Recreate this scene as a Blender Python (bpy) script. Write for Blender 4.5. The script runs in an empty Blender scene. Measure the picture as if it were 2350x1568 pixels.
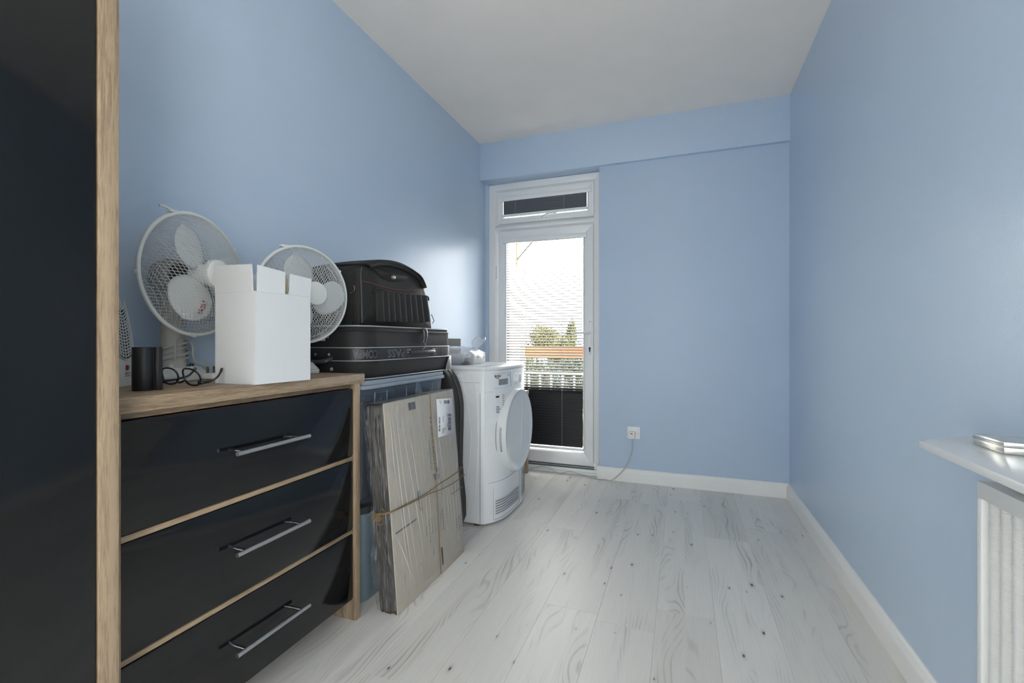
import bpy, bmesh, math, random
from mathutils import Vector, Matrix, noise

random.seed(7)
SC = bpy.context.scene
PI = math.pi

# ------------------------------------------------------------------ camera, world, lights, exposure
F_PX, YAW, HORIZON, EYE = 1057.9, math.radians(20.28), 782.6, 1.0
cam = bpy.data.cameras.new('camera')
cam.sensor_width = 36.0
cam.sensor_fit = 'HORIZONTAL'
cam.lens = F_PX / 2350 * 36.0
cam.shift_y = -(784.0 - HORIZON) / 2350
cam.clip_start = 0.02
cam_o = bpy.data.objects.new('camera', cam)
cam_o.location = (0, 0, EYE)
cam_o.rotation_euler = (PI / 2, 0, YAW)
SC.collection.objects.link(cam_o)
SC.camera = cam_o

world = bpy.data.worlds.new('hazy_sky')
SC.world = world
world.use_nodes = True
wb = world.node_tree.nodes['Background']
wb.inputs['Color'].default_value = (0.99, 0.98, 0.965, 1)
wb.inputs['Strength'].default_value = 8.0

sun = bpy.data.lights.new('sun', 'SUN')
sun.energy = 20.0
sun.angle = math.radians(1.0)
sun.color = (1.0, 0.93, 0.80)
sun_o = bpy.data.objects.new('sun', sun)
sun_o.rotation_euler = Vector((-0.9, 0.0, -0.62)).to_track_quat('-Z', 'Y').to_euler()
sun_o.location = (8, 6, 8)
SC.collection.objects.link(sun_o)


def portal(name, loc, rot, sx, sy):
    l = bpy.data.lights.new(name, 'AREA')
    l.shape = 'RECTANGLE'
    l.size, l.size_y = sx, sy
    l.cycles.is_portal = True
    o = bpy.data.objects.new(name, l)
    o.location, o.rotation_euler = loc, rot
    SC.collection.objects.link(o)


portal('door_portal', (-1.02, 3.53, 1.14), (-PI / 2, 0, 0), 0.9, 2.24)
portal('rear_fill_window_portal', (-1.0, -1.98, 1.22), (PI / 2, 0, 0), 0.86, 2.26)  # guides sky sampling through the added rear window
portal('side_fill_window_portal', (0.72, -1.2, 1.22), (0, PI / 2, 0), 2.26, 1.16)  # guides sky sampling through the added side window

SC.view_settings.view_transform = 'Standard'
SC.view_settings.look = 'None'
SC.view_settings.gamma = 1.0
SC.view_settings.use_curve_mapping = False
SC.view_settings.exposure = 0.35
SC.cycles.use_denoising = True
SC.cycles.max_bounces = 14
SC.cycles.diffuse_bounces = 8
SC.cycles.glossy_bounces = 6
SC.cycles.transparent_max_bounces = 24
SC.cycles.sample_clamp_indirect = 8.0

# ------------------------------------------------------------------ photo pixel -> point in the room
S_, C_ = math.sin(YAW), math.cos(YAW)


def ray(px, py):
    u, v = (px - 1175) / F_PX, (HORIZON - py) / F_PX
    return Vector((u * C_ - S_, u * S_ + C_, v))


def on_z(px, py, z=0.0):
    r = ray(px, py)
    return Vector((0, 0, EYE)) + r * ((z - EYE) / r.z)


def on_x(px, py, x):
    r = ray(px, py)
    return Vector((0, 0, EYE)) + r * (x / r.x)


def on_y(px, py, y):
    r = ray(px, py)
    return Vector((0, 0, EYE)) + r * (y / r.y)


# ------------------------------------------------------------------ materials
MATS = {}


def new_mat(name):
    m = bpy.data.materials.new(name)
    m.use_nodes = True
    nt = m.node_tree
    b = nt.nodes['Principled BSDF']
    return m, nt, b


def lin(r, g, b):
    f = lambda c: (c / 255 / 12.92) if c / 255 <= 0.04045 else ((c / 255 + 0.055) / 1.055) ** 2.4
    return (f(r), f(g), f(b), 1)


def setin(b, **kw):
    for k, v in kw.items():
        b.inputs[k.replace('_', ' ')].default_value = v


def plain(name, col, rough=0.5, metal=0.0, spec=0.5, bump=0.0, bscale=200.0, var=0.0, vscale=6.0,
          trans=0.0, coat=0.0, alpha=1.0, stretch=None):
    m, nt, b = new_mat(name)
    N, L = nt.nodes, nt.links
    b.inputs['Base Color'].default_value = col
    b.inputs['Roughness'].default_value = rough
    b.inputs['Metallic'].default_value = metal
    b.inputs['Specular IOR Level'].default_value = spec
    b.inputs['Transmission Weight'].default_value = trans
    b.inputs['Coat Weight'].default_value = coat
    b.inputs['Alpha'].default_value = alpha
    tc = N.new('ShaderNodeTexCoord')
    src = tc.outputs['Object']
    if stretch:
        mp = N.new('ShaderNodeMapping')
        mp.inputs['Scale'].default_value = stretch
        L.new(src, mp.inputs['Vector'])
        src = mp.outputs['Vector']
    nz = N.new('ShaderNodeTexNoise')
    nz.inputs['Scale'].default_value = vscale
    nz.inputs['Detail'].default_value = 5
    L.new(src, nz.inputs['Vector'])
    hs = N.new('ShaderNodeMix')
    hs.data_type = 'RGBA'
    k = 1.0 - max(var, 0.03)
    hs.inputs['A'].default_value = (col[0] * k, col[1] * k, col[2] * k, 1)
    k = 1.0 + max(var, 0.03)
    hs.inputs['B'].default_value = (min(1, col[0] * k), min(1, col[1] * k), min(1, col[2] * k), 1)
    L.new(nz.outputs['Fac'], hs.inputs['Factor'])
    L.new(hs.outputs['Result'], b.inputs['Base Color'])
    if bump > 0:
        n2 = N.new('ShaderNodeTexNoise')
        n2.inputs['Scale'].default_value = bscale
        n2.inputs['Detail'].default_value = 3
        L.new(src, n2.inputs['Vector'])
        bp = N.new('ShaderNodeBump')
        bp.inputs['Strength'].default_value = bump
        bp.inputs['Distance'].default_value = 0.002
        L.new(n2.outputs['Fac'], bp.inputs['Height'])
        L.new(bp.outputs['Normal'], b.inputs['Normal'])
    MATS[name] = m
    return m


def oak(name, axis, c1=(168, 146, 120), c2=(124, 103, 82)):
    m, nt, b = new_mat(name)
    N, L = nt.nodes, nt.links
    tc = N.new('ShaderNodeTexCoord')
    mp = N.new('ShaderNodeMapping')
    s = [430.0, 430.0, 430.0]
    s['xyz'.index(axis)] = 24.0
    mp.inputs['Scale'].default_value = s
    L.new(tc.outputs['Object'], mp.inputs['Vector'])
    nz = N.new('ShaderNodeTexNoise')
    nz.inputs['Scale'].default_value = 1.0
    nz.inputs['Detail'].default_value = 6
    nz.inputs['Roughness'].default_value = 0.65
    L.new(mp.outputs['Vector'], nz.inputs['Vector'])
    mp2 = N.new('ShaderNodeMapping')
    s = [45.0, 45.0, 45.0]
    s['xyz'.index(axis)] = 2.0
    mp2.inputs['Scale'].default_value = s
    L.new(tc.outputs['Object'], mp2.inputs['Vector'])
    n2 = N.new('ShaderNodeTexNoise')
    n2.inputs['Scale'].default_value = 1.0
    n2.inputs['Detail'].default_value = 3
    L.new(mp2.outputs['Vector'], n2.inputs['Vector'])
    ad = N.new('ShaderNodeMath')
    ad.operation = 'ADD'
    L.new(nz.outputs['Fac'], ad.inputs[0])
    L.new(n2.outputs['Fac'], ad.inputs[1])
    rp = N.new('ShaderNodeValToRGB')
    rp.color_ramp.elements[0].position = 0.40
    rp.color_ramp.elements[0].color = lin(*c2)
    rp.color_ramp.elements[1].position = 0.56
    rp.color_ramp.elements[1].color = lin(*c1)
    hf = N.new('ShaderNodeMath')
    hf.operation = 'MULTIPLY'
    hf.inputs[1].default_value = 0.5
    L.new(ad.outputs[0], hf.inputs[0])
    L.new(hf.outputs[0], rp.inputs['Fac'])
    L.new(rp.outputs['Color'], b.inputs['Base Color'])
    b.inputs['Roughness'].default_value = 0.45
    bp = N.new('ShaderNodeBump')
    bp.inputs['Strength'].default_value = 0.15
    bp.inputs['Distance'].default_value = 0.001
    L.new(nz.outputs['Fac'], bp.inputs['Height'])
    L.new(bp.outputs['Normal'], b.inputs['Normal'])
    MATS[name] = m
    return m


def wall_paint(name, col, rough, bump=0.22):
    m, nt, b = new_mat(name)
    N, L = nt.nodes, nt.links
    tc = N.new('ShaderNodeTexCoord')
    n1 = N.new('ShaderNodeTexNoise')
    n1.inputs['Scale'].default_value = 140
    n1.inputs['Detail'].default_value = 3
    L.new(tc.outputs['Object'], n1.inputs['Vector'])
    n2 = N.new('ShaderNodeTexNoise')
    n2.inputs['Scale'].default_value = 2.2
    n2.inputs['Detail'].default_value = 4
    L.new(tc.outputs['Object'], n2.inputs['Vector'])
    mx = N.new('ShaderNodeMix')
    mx.data_type = 'RGBA'
    mx.inputs['A'].default_value = (col[0] * .965, col[1] * .965, col[2] * .965, 1)
    mx.inputs['B'].default_value = (col[0] * 1.035, col[1] * 1.035, col[2] * 1.035, 1)
    L.new(n2.outputs['Fac'], mx.inputs['Factor'])
    L.new(mx.outputs['Result'], b.inputs['Base Color'])
    mr = N.new('ShaderNodeMapRange')
    mr.inputs['To Min'].default_value = rough - 0.03
    mr.inputs['To Max'].default_value = rough + 0.03
    L.new(n2.outputs['Fac'], mr.inputs['Value'])
    L.new(mr.outputs['Result'], b.inputs['Roughness'])
    bp = N.new('ShaderNodeBump')
    bp.inputs['Strength'].default_value = bump
    bp.inputs['Distance'].default_value = 0.0012
    L.new(n1.outputs['Fac'], bp.inputs['Height'])
    bp2 = N.new('ShaderNodeBump')
    bp2.inputs['Strength'].default_value = 0.12
    bp2.inputs['Distance'].default_value = 0.012
    n3 = N.new('ShaderNodeTexNoise')
    n3.inputs['Scale'].default_value = 5
    L.new(tc.outputs['Object'], n3.inputs['Vector'])
    L.new(n3.outputs['Fac'], bp2.inputs['Height'])
    L.new(bp.outputs['Normal'], bp2.inputs['Normal'])
    L.new(bp2.outputs['Normal'], b.inputs['Normal'])
    MATS[name] = m
    return m


def plank_mat(name):
    """white-washed pine laminate: soft streaks, cathedral grain, small knots; every board differs by its own random"""
    m, nt, b = new_mat(name)
    N, L = nt.nodes, nt.links
    tc = N.new('ShaderNodeTexCoord')
    oi = N.new('ShaderNodeObjectInfo')

    def math_(op, a, bb, c=None):
        n = N.new('ShaderNodeMath')
        n.operation = op
        for i, v in enumerate((a, bb, c)):
            if v is None:
                continue
            if isinstance(v, (int, float)):
                n.inputs[i].default_value = v
            else:
                L.new(v, n.inputs[i])
        return n.outputs[0]

    sep = N.new('ShaderNodeSeparateXYZ')
    L.new(tc.outputs['Object'], sep.inputs[0])
    rnd = math_('MULTIPLY', oi.outputs['Random'], 37.0)
    # two printed strips on each board
    strip = math_('GREATER_THAN', sep.outputs['X'], 0.0)
    ry = math_('ADD', rnd, math_('MULTIPLY', strip, 7.3))
    yy = math_('ADD', sep.outputs['Y'], ry)

    def vec(x, y, z):
        c = N.new('ShaderNodeCombineXYZ')
        for i, v in enumerate((x, y, z)):
            if isinstance(v, (int, float)):
                c.inputs[i].default_value = v
            else:
                L.new(v, c.inputs[i])
        return c.outputs[0]

    def nz(v, scale, detail, rough=0.5):
        n = N.new('ShaderNodeTexNoise')
        n.inputs['Scale'].default_value = scale
        n.inputs['Detail'].default_value = detail
        n.inputs['Roughness'].default_value = rough
        L.new(v, n.inputs['Vector'])
        return n.outputs['Fac']

    # slow wander of the grain
    wander = math_('MULTIPLY', math_('SUBTRACT', nz(vec(math_('MULTIPLY', sep.outputs['X'], 4.0), math_('MULTIPLY', yy, 1.1), ry), 1.0, 2), 0.5), 0.42)
    gx = math_('ADD', sep.outputs['X'], wander)
    rings = math_('SINE', math_('MULTIPLY', gx, 330.0), 0)
    fine = nz(vec(math_('MULTIPLY', sep.outputs['X'], 260.0), math_('MULTIPLY', yy, 6.0), ry), 1.0, 5, 0.65)
    where = nz(vec(math_('MULTIPLY', sep.outputs['X'], 14.0), math_('MULTIPLY', yy, 1.7), ry), 1.0, 3)
    wmask = N.new('ShaderNodeMapRange')
    wmask.inputs['From Min'].default_value = 0.50
    wmask.inputs['From Max'].default_value = 0.72
    L.new(where, wmask.inputs['Value'])
    rmask = N.new('ShaderNodeMapRange')
    rmask.inputs['From Min'].default_value = 0.35
    rmask.inputs['From Max'].default_value = 1.0
    L.new(rings, rmask.inputs['Value'])
    grain = math_('MULTIPLY', wmask.outputs['Result'], math_('ADD', math_('MULTIPLY', rmask.outputs['Result'], 0.75), 0.18))
    grain = math_('MULTIPLY', grain, math_('ADD', fine, 0.25))
    # knots
    vo = N.new('ShaderNodeTexVoronoi')
    vo.voronoi_dimensions = '2D'
    vo.inputs['Scale'].default_value = 1.0
    L.new(vec(math_('ADD', math_('MULTIPLY', sep.outputs['X'], 9.5), ry), math_('MULTIPLY', yy, 4.2), 0), vo.inputs['Vector'])
    vs = N.new('ShaderNodeSeparateColor')
    L.new(vo.outputs['Color'], vs.inputs[0])
    ksize = math_('MULTIPLY', math_('SUBTRACT', vs.outputs[0], 0.50), 0.12)
    kn = N.new('ShaderNodeMapRange')
    L.new(math_('SUBTRACT', ksize, vo.outputs['Distance']), kn.inputs['Value'])
    kn.inputs['From Min'].default_value = 0.0
    kn.inputs['From Max'].default_value = 0.03
    halo = N.new('ShaderNodeMapRange')
    L.new(math_('SUBTRACT', math_('MULTIPLY', ksize, 2.6), vo.outputs['Distance']), halo.inputs['Value'])
    halo.inputs['From Min'].default_value = 0.0
    halo.inputs['From Max'].default_value = 0.12
    # colour
    rp = N.new('ShaderNodeValToRGB')
    rp.color_ramp.elements[0].color = (0.655, 0.63, 0.59, 1)
    rp.color_ramp.elements[1].color = (0.745, 0.722, 0.685, 1)
    rp.color_ramp.elements[0].position = 0.3
    rp.color_ramp.elements[1].position = 0.7
    tone = math_('ADD', math_('MULTIPLY', fine, 0.65), math_('MULTIPLY', math_('FRACT', math_('MULTIPLY', ry, 1.37), 0), 0.35))
    L.new(tone, rp.inputs['Fac'])
    m1 = N.new('ShaderNodeMix')
    m1.data_type = 'RGBA'
    L.new(rp.outputs['Color'], m1.inputs['A'])
    m1.inputs['B'].default_value = (0.17, 0.155, 0.125, 1)
    L.new(math_('MULTIPLY', grain, 0.80), m1.inputs['Factor'])
    m2 = N.new('ShaderNodeMix')
    m2.data_type = 'RGBA'
    L.new(m1.outputs['Result'], m2.inputs['A'])
    m2.inputs['B'].default_value = (0.30, 0.28, 0.24, 1)
    L.new(math_('MULTIPLY', halo.outputs['Result'], 0.42), m2.inputs['Factor'])
    m3 = N.new('ShaderNodeMix')
    m3.data_type = 'RGBA'
    L.new(m2.outputs['Result'], m3.inputs['A'])
    m3.inputs['B'].default_value = (0.06, 0.058, 0.055, 1)
    L.new(kn.outputs['Result'], m3.inputs['Factor'])
    L.new(m3.outputs['Result'], b.inputs['Base Color'])
    b.inputs['Roughness'].default_value = 0.42
    b.inputs['Specular IOR Level'].default_value = 0.5
    bp = N.new('ShaderNodeBump')
    bp.inputs['Strength'].default_value = 0.12
    bp.inputs['Distance'].default_value = 0.001
    L.new(fine, bp.inputs['Height'])
    L.new(bp.outputs['Normal'], b.inputs['Normal'])
    MATS[name] = m
    return m


def clear_sheet(name, tint=(1, 1, 1, 1), gloss_rough=0.03, haze=0.0, haze_col=(0.8, 0.8, 0.8, 1), ior=1.45,
                streak=None):
    """thin clear sheet: transparent with Fresnel gloss, optional milky haze (streak = mapping scale for creased film)"""
    m = bpy.data.materials.new(name)
    m.use_nodes = True
    nt = m.node_tree
    N, L = nt.nodes, nt.links
    N.remove(N['Principled BSDF'])
    out = N['Material Output']
    tr = N.new('ShaderNodeBsdfTransparent')
    tr.inputs['Color'].default_value = tint
    gl = N.new('ShaderNodeBsdfGlossy')
    gl.inputs['Roughness'].default_value = gloss_rough
    lw = N.new('ShaderNodeLayerWeight')      # Schlick's curve from the facing ratio: the same from both sides of a thin sheet
    pw = N.new('ShaderNodeMath')
    pw.operation = 'POWER'
    pw.inputs[1].default_value = 5.0
    L.new(lw.outputs['Facing'], pw.inputs[0])
    fr = N.new('ShaderNodeMath')
    fr.operation = 'MULTIPLY_ADD'
    fr.inputs[1].default_value = 0.95
    fr.inputs[2].default_value = ((ior - 1) / (ior + 1)) ** 2
    L.new(pw.outputs[0], fr.inputs[0])
    df = N.new('ShaderNodeBsdfDiffuse')
    df.inputs['Color'].default_value = haze_col
    mx = N.new('ShaderNodeMixShader')
    mx.inputs['Fac'].default_value = haze
    if streak:
        tc = N.new('ShaderNodeTexCoord')
        mp = N.new('ShaderNodeMapping')
        mp.inputs['Scale'].default_value = streak
        nz = N.new('ShaderNodeTexNoise')
        nz.inputs['Scale'].default_value = 1.0
        nz.inputs['Detail'].default_value = 4
        L.new(tc.outputs['Object'], mp.inputs['Vector'])
        L.new(mp.outputs['Vector'], nz.inputs['Vector'])
        mr = N.new('ShaderNodeMapRange')
        mr.inputs['From Min'].default_value = 0.52
        mr.inputs['From Max'].default_value = 0.78
        mr.inputs['To Min'].default_value = haze * 0.25
        mr.inputs['To Max'].default_value = min(1, haze * 3.2)
        L.new(nz.outputs['Fac'], mr.inputs['Value'])
        L.new(mr.outputs['Result'], mx.inputs['Fac'])
    m2 = N.new('ShaderNodeMixShader')
    L.new(tr.outputs[0], mx.inputs[1])
    L.new(df.outputs[0], mx.inputs[2])
    L.new(fr.outputs[0], m2.inputs['Fac'])
    L.new(mx.outputs[0], m2.inputs[1])
    L.new(gl.outputs[0], m2.inputs[2])
    L.new(m2.outputs[0], out.inputs['Surface'])
    MATS[name] = m
    return m


BLUE = (0.49, 0.597, 0.74, 1)
wall_paint('blue_paint', BLUE, 0.325)
wall_paint('blue_paint_flat', BLUE, 0.5)
plain('ceiling_paint', (0.935, 0.865, 0.80, 1), 0.85, bump=0.05, bscale=60)
plain('trim_white', (0.80, 0.79, 0.77, 1), 0.38, bump=0.03)
plain('upvc', (0.82, 0.82, 0.82, 1), 0.28)
plain('upvc_gasket', (0.10, 0.10, 0.105, 1), 0.6)
plank_mat('washed_pine')
plain('subfloor', (0.05, 0.05, 0.048, 1), 0.9)
oak('oak_y', 'y')
oak('oak_z', 'z')
oak('oak_x', 'x')
plain('black_gloss', (0.005, 0.0055, 0.0065, 1), 0.09, coat=0.0)
plain('brushed_steel', (0.55, 0.55, 0.55, 1), 0.38, metal=1.0, bump=0.02)
plain('chrome', (0.75, 0.75, 0.76, 1), 0.12, metal=1.0)
plain('dark_void', (0.01, 0.01, 0.01, 1), 0.8)
plain('fan_white', (0.66, 0.67, 0.66, 1), 0.35)
plain('fan_wire', (0.64, 0.65, 0.64, 1), 0.4)
plain('fan_blade', (0.60, 0.62, 0.63, 1), 0.16, trans=0.0)
plain('fan_cream', (0.50, 0.48, 0.43, 1), 0.5)
plain('motor_grey', (0.30, 0.29, 0.27, 1), 0.6)
plain('motor_dark', (0.05, 0.05, 0.05, 1), 0.7)
plain('cord_grey', (0.45, 0.44, 0.40, 1), 0.5)
plain('button_white', (0.75, 0.75, 0.72, 1), 0.35)
plain('button_olive', (0.17, 0.17, 0.13, 1), 0.4)
plain('button_navy', (0.015, 0.017, 0.035, 1), 0.4)
plain('brass', (0.30, 0.24, 0.14, 1), 0.35, metal=1.0)
plain('red_print', (0.33, 0.012, 0.014, 1), 0.5)
plain('black_plastic', (0.012, 0.012, 0.013, 1), 0.42, bump=0.1, bscale=900)
plain('spectacle_black', (0.01, 0.01, 0.012, 1), 0.18)
clear_sheet('lens', (0.97, 0.98, 0.97, 1))
clear_sheet('window_glass', (0.97, 0.985, 0.98, 1), 0.0)
plain('carton_white', (0.70, 0.705, 0.71, 1), 0.55, bump=0.12, bscale=1.0, stretch=(190, 190, 2))
plain('carton_brown', (0.34, 0.27, 0.18, 1), 0.8)
plain('suit_fabric', (0.0135, 0.0132, 0.013, 1), 0.62, bump=0.6, bscale=520)
plain('suit_piping', (0.40, 0.41, 0.43, 1), 0.28, metal=0.4)
plain('suit_strap', (0.018, 0.018, 0.019, 1), 0.4)
plain('strap_print', (0.095, 0.098, 0.105, 1), 0.5)
plain('suit_handle', (0.045, 0.045, 0.047, 1), 0.30)
plain('corner_metal', (0.42, 0.41, 0.39, 1), 0.35, metal=0.8)
plain('bag_fabric', (0.015, 0.0138, 0.012, 1), 0.7, bump=0.5, bscale=650)
plain('bag_ribs', (0.021, 0.019, 0.016, 1), 0.6, bump=0.6, bscale=800)
plain('bag_pipe', (0.018, 0.018, 0.019, 1), 0.4)
plain('bag_red', (0.22, 0.03, 0.035, 1), 0.5)
plain('badge_silver', (0.55, 0.53, 0.48, 1), 0.42, metal=0.6)
clear_sheet('tub_plastic', (0.80, 0.85, 0.92, 1), 0.12, haze=0.10, haze_col=(0.42, 0.48, 0.56, 1))
plain('tub_lid', (0.30, 0.345, 0.40, 1), 0.25)
plain('tub_blue', (0.17, 0.225, 0.26, 1), 0.35)
plain('contents_dark', (0.035, 0.037, 0.042, 1), 0.7)
plain('contents_grey', (0.15, 0.16, 0.18, 1), 0.7)
plain('contents_paper', (0.62, 0.60, 0.54, 1), 0.6)
plain('contents_yellow', (0.55, 0.42, 0.12, 1), 0.6)
plain('contents_tan', (0.38, 0.25, 0.13, 1), 0.6)
plain('cardboard', (0.47, 0.415, 0.335, 1), 0.7, var=0.06, vscale=9)
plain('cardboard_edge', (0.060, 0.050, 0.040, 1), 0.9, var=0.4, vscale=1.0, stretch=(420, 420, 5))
clear_sheet('stretch_wrap', (1, 1, 1, 1), 0.16, haze=0.16, haze_col=(0.70, 0.71, 0.73, 1), streak=(60, 60, 5))
clear_sheet('stretch_wrap_thick', (0.93, 0.93, 0.94, 1), 0.28, haze=0.13, haze_col=(0.60, 0.62, 0.66, 1), streak=(130, 130, 13))
plain('wrap_fold', (0.66, 0.66, 0.65, 1), 0.25)
plain('twine', (0.22, 0.15, 0.075, 1), 0.9)
plain('print_grey', (0.08, 0.085, 0.09, 1), 0.7)
plain('print_slate', (0.13, 0.145, 0.16, 1), 0.6)
plain('label_white', (0.72, 0.73, 0.75, 1), 0.5)
plain('label_ink', (0.13, 0.13, 0.16, 1), 0.6)
plain('case_black', (0.022, 0.021, 0.021, 1), 0.55, bump=0.4, bscale=300)
plain('enamel', (0.78, 0.785, 0.79, 1), 0.26)
plain('enamel_line', (0.30, 0.30, 0.31, 1), 0.5)
plain('dryer_plastic', (0.74, 0.75, 0.76, 1), 0.22)
plain('dryer_grey', (0.42, 0.43, 0.44, 1), 0.3)
plain('dryer_display', (0.26, 0.265, 0.27, 1), 0.2)
plain('ink_black', (0.03, 0.03, 0.035, 1), 0.5)
plain('bag_clear_dark', (0.30, 0.30, 0.34, 1), 0.3, var=0.3, vscale=30)
clear_sheet('bag_film', (0.96, 0.97, 1, 1), 0.12, haze=0.38, haze_col=(0.80, 0.82, 0.86, 1))
plain('slate_panel', (0.055, 0.058, 0.068, 1), 0.6, spec=0.15)
plain('socket_white', (0.80, 0.80, 0.79, 1), 0.3)
plain('cable_white', (0.52, 0.52, 0.48, 1), 0.45)
plain('plug_logo', (0.45, 0.13, 0.03, 1), 0.4)
plain('screw', (0.25, 0.25, 0.25, 1), 0.4, metal=1.0)
plain('radiator_white', (0.74, 0.735, 0.72, 1), 0.28)
plain('shelf_white', (0.70, 0.705, 0.71, 1), 0.2)
plain('tin_metal', (0.72, 0.71, 0.66, 1), 0.24, metal=1.0)
plain('tin_dark', (0.16, 0.16, 0.15, 1), 0.3, metal=0.9)
plain('slat_charcoal', (0.012, 0.013, 0.016, 1), 0.42, spec=0.3)
plain('slat_grey', (0.085, 0.092, 0.11, 1), 0.4, spec=0.4)
plain('slat_cord', (0.55, 0.52, 0.45, 1), 0.7)
plain('render_white', (0.80, 0.79, 0.76, 1), 0.9, bump=0.2, bscale=30, var=0.05)
plain('rust', (0.20, 0.09, 0.03, 1), 0.8)
plain('black_iron', (0.02, 0.02, 0.02, 1), 0.6)
plain('timber_orange', (0.20, 0.075, 0.018, 1), 0.6, var=0.25, vscale=1.0, stretch=(3, 60, 60))
plain('rail_white', (0.55, 0.55, 0.54, 1), 0.5)
plain('concrete', (0.55, 0.54, 0.51, 1), 0.9, bump=0.2, bscale=40)
plain('leaf_olive', (0.062, 0.056, 0.006, 1), 0.6, var=0.5, vscale=2)
plain('leaf_dark', (0.016, 0.024, 0.007, 1), 0.6, var=0.5, vscale=2)
plain('leaf_blue', (0.032, 0.045, 0.042, 1), 0.6, var=0.3, vscale=2)
plain('bark', (0.05, 0.035, 0.022, 1), 0.9)
plain('lawn', (0.045, 0.065, 0.018, 1), 0.9, var=0.3, vscale=1)


# ------------------------------------------------------------------ mesh building
class MB:
    def __init__(self):
        self.v, self.f = [], []

    def raw(self, vs, fs):
        o = len(self.v)
        self.v += [Vector(p) for p in vs]
        self.f += [tuple(i + o for i in f) for f in fs]
        return self

    def hexa(self, p):
        return self.raw(p, [(0, 3, 2, 1), (4, 5, 6, 7), (0, 1, 5, 4), (1, 2, 6, 5), (2, 3, 7, 6), (3, 0, 4, 7)])

    def box(self, a, b):
        x0, y0, z0 = a
        x1, y1, z1 = b
        return self.hexa([(x0, y0, z0), (x1, y0, z0), (x1, y1, z0), (x0, y1, z0),
                          (x0, y0, z1), (x1, y0, z1), (x1, y1, z1), (x0, y1, z1)])

    def prism(self, poly, axis, a, b):
        """extrude a 2D polygon along axis; poly runs in the other two axes in xyz order"""
        n = len(poly)
        vs = []
        for h in (a, b):
            for (p, q) in poly:
                vs.append({'x': (h, p, q), 'y': (p, h, q), 'z': (p, q, h)}[axis])
        fs = [tuple(reversed(range(n))), tuple(range(n, 2 * n))]
        for i in range(n):
            j = (i + 1) % n
            fs.append((i, j, n + j, n + i))
        return self.raw(vs, fs)

    def tube(self, pts, r, n=8, closed=False, flat=1.0):
        pts = [Vector(p) for p in pts]
        m = len(pts)
        rs = r if isinstance(r, (list, tuple)) else [r] * m
        vs, fs = [], []
        prev = None
        for i, p in enumerate(pts):
            if closed:
                t = pts[(i + 1) % m] - pts[i - 1]
            else:
                t = pts[min(i + 1, m - 1)] - pts[max(i - 1, 0)]
            t.normalize()
            if prev is None:
                ref = Vector((0, 0, 1)) if abs(t.z) < 0.9 else Vector((1, 0, 0))
                a = t.cross(ref).normalized()
            else:
                a = (prev - t * prev.dot(t))
                a = a.normalized() if a.length > 1e-6 else t.orthogonal().normalized()
            prev = a
            bb = t.cross(a)
            for k in range(n):
                an = 2 * PI * k / n
                vs.append(p + (a * math.cos(an) + bb * math.sin(an) * flat) * rs[i])
        segs = m if closed else m - 1
        for i in range(segs):
            for k in range(n):
                i2 = (i + 1) % m
                k2 = (k + 1) % n
                fs.append((i * n + k, i * n + k2, i2 * n + k2, i2 * n + k))
        if not closed:
            fs.append(tuple(reversed(range(n))))
            fs.append(tuple(range((m - 1) * n, m * n)))
        return self.raw(vs, fs)

    def cyl(self, p0, p1, r, n=16, r1=None):
        return self.tube([p0, p1], [r, r if r1 is None else r1], n)

    def lathe(self, prof, origin, axis=(0, 0, 1), n=24, up=None, flat=1.0):
        ax = Vector(axis).normalized()
        a = Vector(up).normalized() if up else ax.orthogonal().normalized()
        bb = ax.cross(a)
        o = Vector(origin)
        vs, fs = [], []
        for (r, h) in prof:
            for k in range(n):
                an = 2 * PI * k / n
                vs.append(o + ax * h + (a * math.cos(an) + bb * math.sin(an) * flat) * max(r, 1e-5))
        for i in range(len(prof) - 1):
            for k in range(n):
                k2 = (k + 1) % n
                fs.append((i * n + k, i * n + k2, (i + 1) * n + k2, (i + 1) * n + k))
        fs.append(tuple(reversed(range(n))))
        fs.append(tuple(range((len(prof) - 1) * n, len(prof) * n)))
        return self.raw(vs, fs)

    def grid(self, fn, nu, nv, close_u=False):
        vs, fs = [], []
        for j in range(nv + 1):
            for i in range(nu if close_u else nu + 1):
                vs.append(fn(i / nu, j / nv))
        w = nu if close_u else nu + 1
        for j in range(nv):
            for i in range(nu):
                i2 = (i + 1) % w if close_u else i + 1
                fs.append((j * w + i, j * w + i2, (j + 1) * w + i2, (j + 1) * w + i))
        return self.raw(vs, fs)

    def xform(self, M):
        self.v = [M @ p for p in self.v]
        return self

    def build(self, name, mat, parent=None, bevel=0.0, seg=2, angle=35, local=False, mods=(), origin=None):
        off = Vector((0, 0, 0))
        if origin is not None:
            off = Vector(origin)
        elif parent is not None and not local:
            p = parent
            while p is not None:
                off += p.location
                p = p.parent
        me = bpy.data.meshes.new(name)
        me.from_pydata([p - off for p in self.v], [], self.f)
        bm = bmesh.new()
        bm.from_mesh(me)
        bmesh.ops.recalc_face_normals(bm, faces=bm.faces)
        if bevel > 0:
            es = [e for e in bm.edges if len(e.link_faces) == 2 and e.calc_face_angle(0) > math.radians(28)]
            bmesh.ops.bevel(bm, geom=es, offset=bevel, segments=seg, affect='EDGES', profile=0.5, clamp_overlap=True)
        bm.to_mesh(me)
        bm.free()
        me.shade_smooth()
        me.set_sharp_from_angle(angle=math.radians(angle))
        me.materials.append(MATS[mat])
        o = bpy.data.objects.new(name, me)
        SC.collection.objects.link(o)
        if origin is not None:
            o.location = off
        if parent is not None:
            o.parent = parent
        for mname, kw in mods:
            md = o.modifiers.new(mname.lower(), mname)
            for k, v in kw.items():
                setattr(md, k, v)
        return o


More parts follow.
